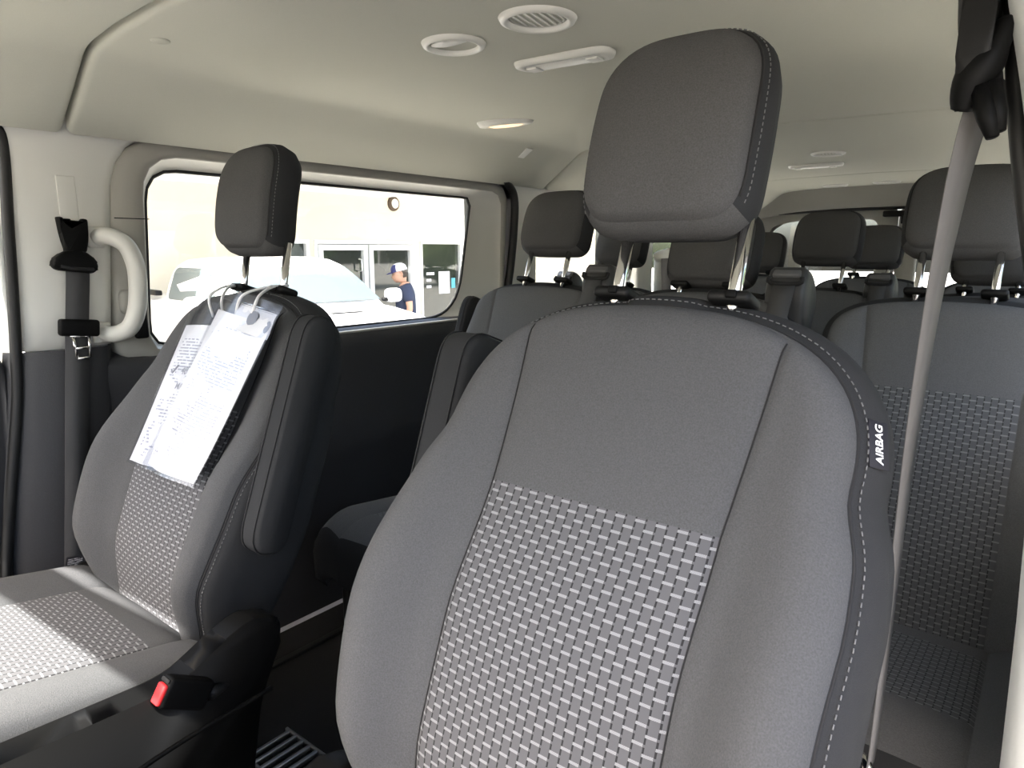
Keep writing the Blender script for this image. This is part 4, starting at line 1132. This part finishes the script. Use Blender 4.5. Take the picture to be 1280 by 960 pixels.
# head: lofted profile rings, x forward
HM = Matrix.Rotation(R(14), 3, 'Y'); HC = Vector((.075, 0, 1.60))
prof = [(-.115, -.01, .035, .045), (-.105, .0, .062, .055), (-.085, .008, .078, .062), (-.055, .008, .086, .068), (-.02, .004, .090, .073), (.02, 0, .096, .076), (.06, -.005, .098, .077), (.09, -.010, .088, .070), (.115, -.012, .060, .050), (.128, -.012, .02, .018)]
lo = []
for z, cx, rx, ry in prof:
    ring = []
    for k in range(28):
        a = 2 * PI * k / 28; x = cx + rx * math.cos(a); y = ry * math.sin(a)
        if abs(y) < .016 and x > 0:                       # nose, lips, chin and brow along the mid line
            x += {(-.105): .014, (-.085): .010, (-.055): .016, (-.02): .028, (.02): .004}.get(z, 0) * (1 - abs(y) / .017)
        if z == .02 and x > 0 and .02 < abs(y) < .045: x -= .008
        ring.append(HM @ Vector((x, y, z)) + HC)
    lo.append(ring)
v, f = loft(lo); hd_ = obj('head', v, f, M['skin'], bo)
for s in (-1, 1):
    obj('ear', *tube(catmull([HM @ Vector(p) + HC for p in ((-.01, s * .072, -.035), (-.025, s * .088, -.01), (-.018, s * .090, .02), (.005, s * .076, .022))], 4), .009, 6), M['skin'], hd_)
    obj('eye', *lathe([(.001, .006), (.006, .005), (.009, 0)], 12, HM @ Vector((.083, s * .032, .018)) + HC, HM @ Matrix(((0, 0, 1), (1, 0, 0), (0, 1, 0)))), M['hair'], hd_)
obj('mouth', *tube([HM @ Vector(p) + HC for p in ((.078, -.022, -.072), (.091, 0, -.071), (.078, .022, -.072))], .0035, 6), M['hair'], hd_)
hv = []
for z, sc in ((-.06, 1.02), (-.02, 1.05), (.03, 1.06), (.06, 1.06)):
    hv.append([HM @ Vector((-.0 + .098 * sc * math.cos(a), .077 * sc * math.sin(a), z)) + HC for a in [PI * .58 + PI * .84 * k / 14 for k in range(15)]])
v, f = loft(hv, closed=False); obj('hair', v, f, M['hair'], bo)
cv_ = []
for z, sc in ((.042, 1.10), (.06, 1.11), (.09, 1.06), (.115, .90), (.138, .60), (.148, .25), (.150, .02)):
    cv_.append([HM @ Vector((-.004 + .100 * sc * math.cos(a), .080 * sc * math.sin(a), z)) + HC for a in [2 * PI * k / 28 for k in range(28)]])
v, f = loft(cv_, cap0=False); cap = obj('cap', v, f, M['capw'], bo)
fr_ = []
for z, sc in ((.041, 1.115), (.06, 1.125), (.09, 1.08), (.115, .92), (.136, .64)):
    fr_.append([HM @ Vector((-.004 + .100 * sc * math.cos(a), .080 * sc * math.sin(a), z + .001)) + HC for a in [-1.15 + 2.3 * k / 12 for k in range(13)]])
v, f = loft(fr_, closed=False); obj('front_panel', v, f, M['capn'], cap, label='navy front panel of the cap')
bl = []
for t, dz in ((0, 0), (.35, .004), (.7, .0), (1, -.010)):
    bl.append([HM @ Vector((.100 * 1.08 * math.cos(a) + t * .075 * max(0, math.cos(a)) ** .6, .082 * math.sin(a) * (1 - .12 * t), .044 + dz)) + HC for a in [-1.2 + 2.4 * k / 12 for k in range(13)]])
v, f = loft(bl, closed=False); br = obj('brim', v, f, M['capn'], cap)
sm = br.modifiers.new('thick', 'SOLIDIFY'); sm.thickness = .005
obj('badge', *lathe([(.001, .003), (.016, .002), (.018, 0)], 14, HM @ Vector((.101, 0, .085)) + HC, HM @ Matrix(((0, 0, 1), (1, 0, 0), (0, 1, 0)))), M['capw'], cap)

# ------------------------------------------------------------------ trees across the street (seen in the office glass)
def tree(x, y, h, rr, label, seed):
    rnd = random.Random(seed)
    root = thing('tree', label, 'tree', (x, y, GZ), 'trees across the street')
    obj('trunk', *tube([(0, 0, -.1), (.05, .05, h * .3), (.0, .1, h * .6)], [.22, .16, .09], 8), M['bark'], root)
    mb = MB()
    for k in range(9):
        a = rnd.random() * 2 * PI; d = rnd.random() * rr * .7
        c = Vector((math.cos(a) * d, math.sin(a) * d, h * (.25 + .6 * rnd.random()))); r_ = rr * (.45 + .3 * rnd.random())
        bm = bmesh.new(); bmesh.ops.create_icosphere(bm, subdivisions=3, radius=r_)
        bm.verts.index_update()
        vv = [c + q.co * (1 + .22 * (rnd.random() - .5)) for q in bm.verts]; ff = [tuple(q.index for q in x_.verts) for x_ in bm.faces]; bm.free()
        mb.add(vv, ff)
    mb.build('foliage', M['leaf'], root, smooth=False)
for i, (x, y, h, r_, lb) in enumerate(((11, 12, 6.5, 2.3, 'leafy green tree mirrored in the left office pane, first of the row across the street'), (12.5, 19.5, 7.5, 2.6, 'tallest leafy tree across the street, mirrored in the left glass door'), (11.5, 27, 5.5, 2.4, 'low wide green tree across the street, mirrored in the right glass door'), (13, 35, 7, 2.7, 'leafy tree across the street mirrored in the office side window, last of the row'))):
    tree(x, y, h, r_, lb, i + 3)

# turn the lettering curves into plain meshes
dg = bpy.context.evaluated_depsgraph_get()
for o in [q for q in bpy.data.objects if q.type == 'FONT']:
    me = bpy.data.meshes.new_from_object(o.evaluated_get(dg))
    m2 = bpy.data.objects.new('lettering', me); COL.objects.link(m2); m2.parent = o.parent; m2.matrix_local = o.matrix_local.copy()
    bpy.data.objects.remove(o)

# unseen van, added on the driver's side to block low side light
nv = thing('light_block_van', 'unseen grey van added alongside on the right to cut the side light', 'van', (4.5, 1.8, GZ))
def vsec(y, z0, z1, hw):
    o = rpoly([(-hw, z0), (-hw * 1.0, z0 + (z1 - z0) * .5), (-hw * .86, z1), (hw * .86, z1), (hw, z0 + (z1 - z0) * .5), (hw, z0)], [.1, .3, .18, .18, .3, .1], 5)
    return [Vector((4.5 + p[0], y, p[1])) for p in o]
v, f = loft([vsec(-1.9, -.35, .25, .80), vsec(-1.75, -.42, .45, .93), vsec(-.9, -.45, .60, .98), vsec(-.2, -.45, 1.15, .98), (vsec(.1, -.45, 1.25, .98)), vsec(4.4, -.45, 1.28, .98), vsec(4.55, -.42, 1.15, .92)])
obj('body', v, f, M['vanpaint'], nv, world=True)
for sy in (-1, 1):
    for y in (-1.0, 3.5):
        Mw = Matrix(((0, 0, 1), (1, 0, 0), (0, 1, 0)))
        obj('wheel', *lathe([(.05, .12), (.2, .12), (.33, .10), (.36, .05), (.36, -.05), (.33, -.10), (.05, -.12)], 24, (4.5 + sy * .86, y, GZ + .36), Mw), M['rubber'], nv, world=True)
    for y0, y1 in ((.3, 1.2), (1.4, 2.6), (2.8, 4.0)):
        obj('side_window', *prism(rpoly([(y0, .62), (y1, .62), (y1, 1.05), (y0, 1.05)], .06, 3), 4.5 + sy * .94 - .02, 4.5 + sy * .94 + .02, 0), M['cglass'], nv, world=True, smooth=False)
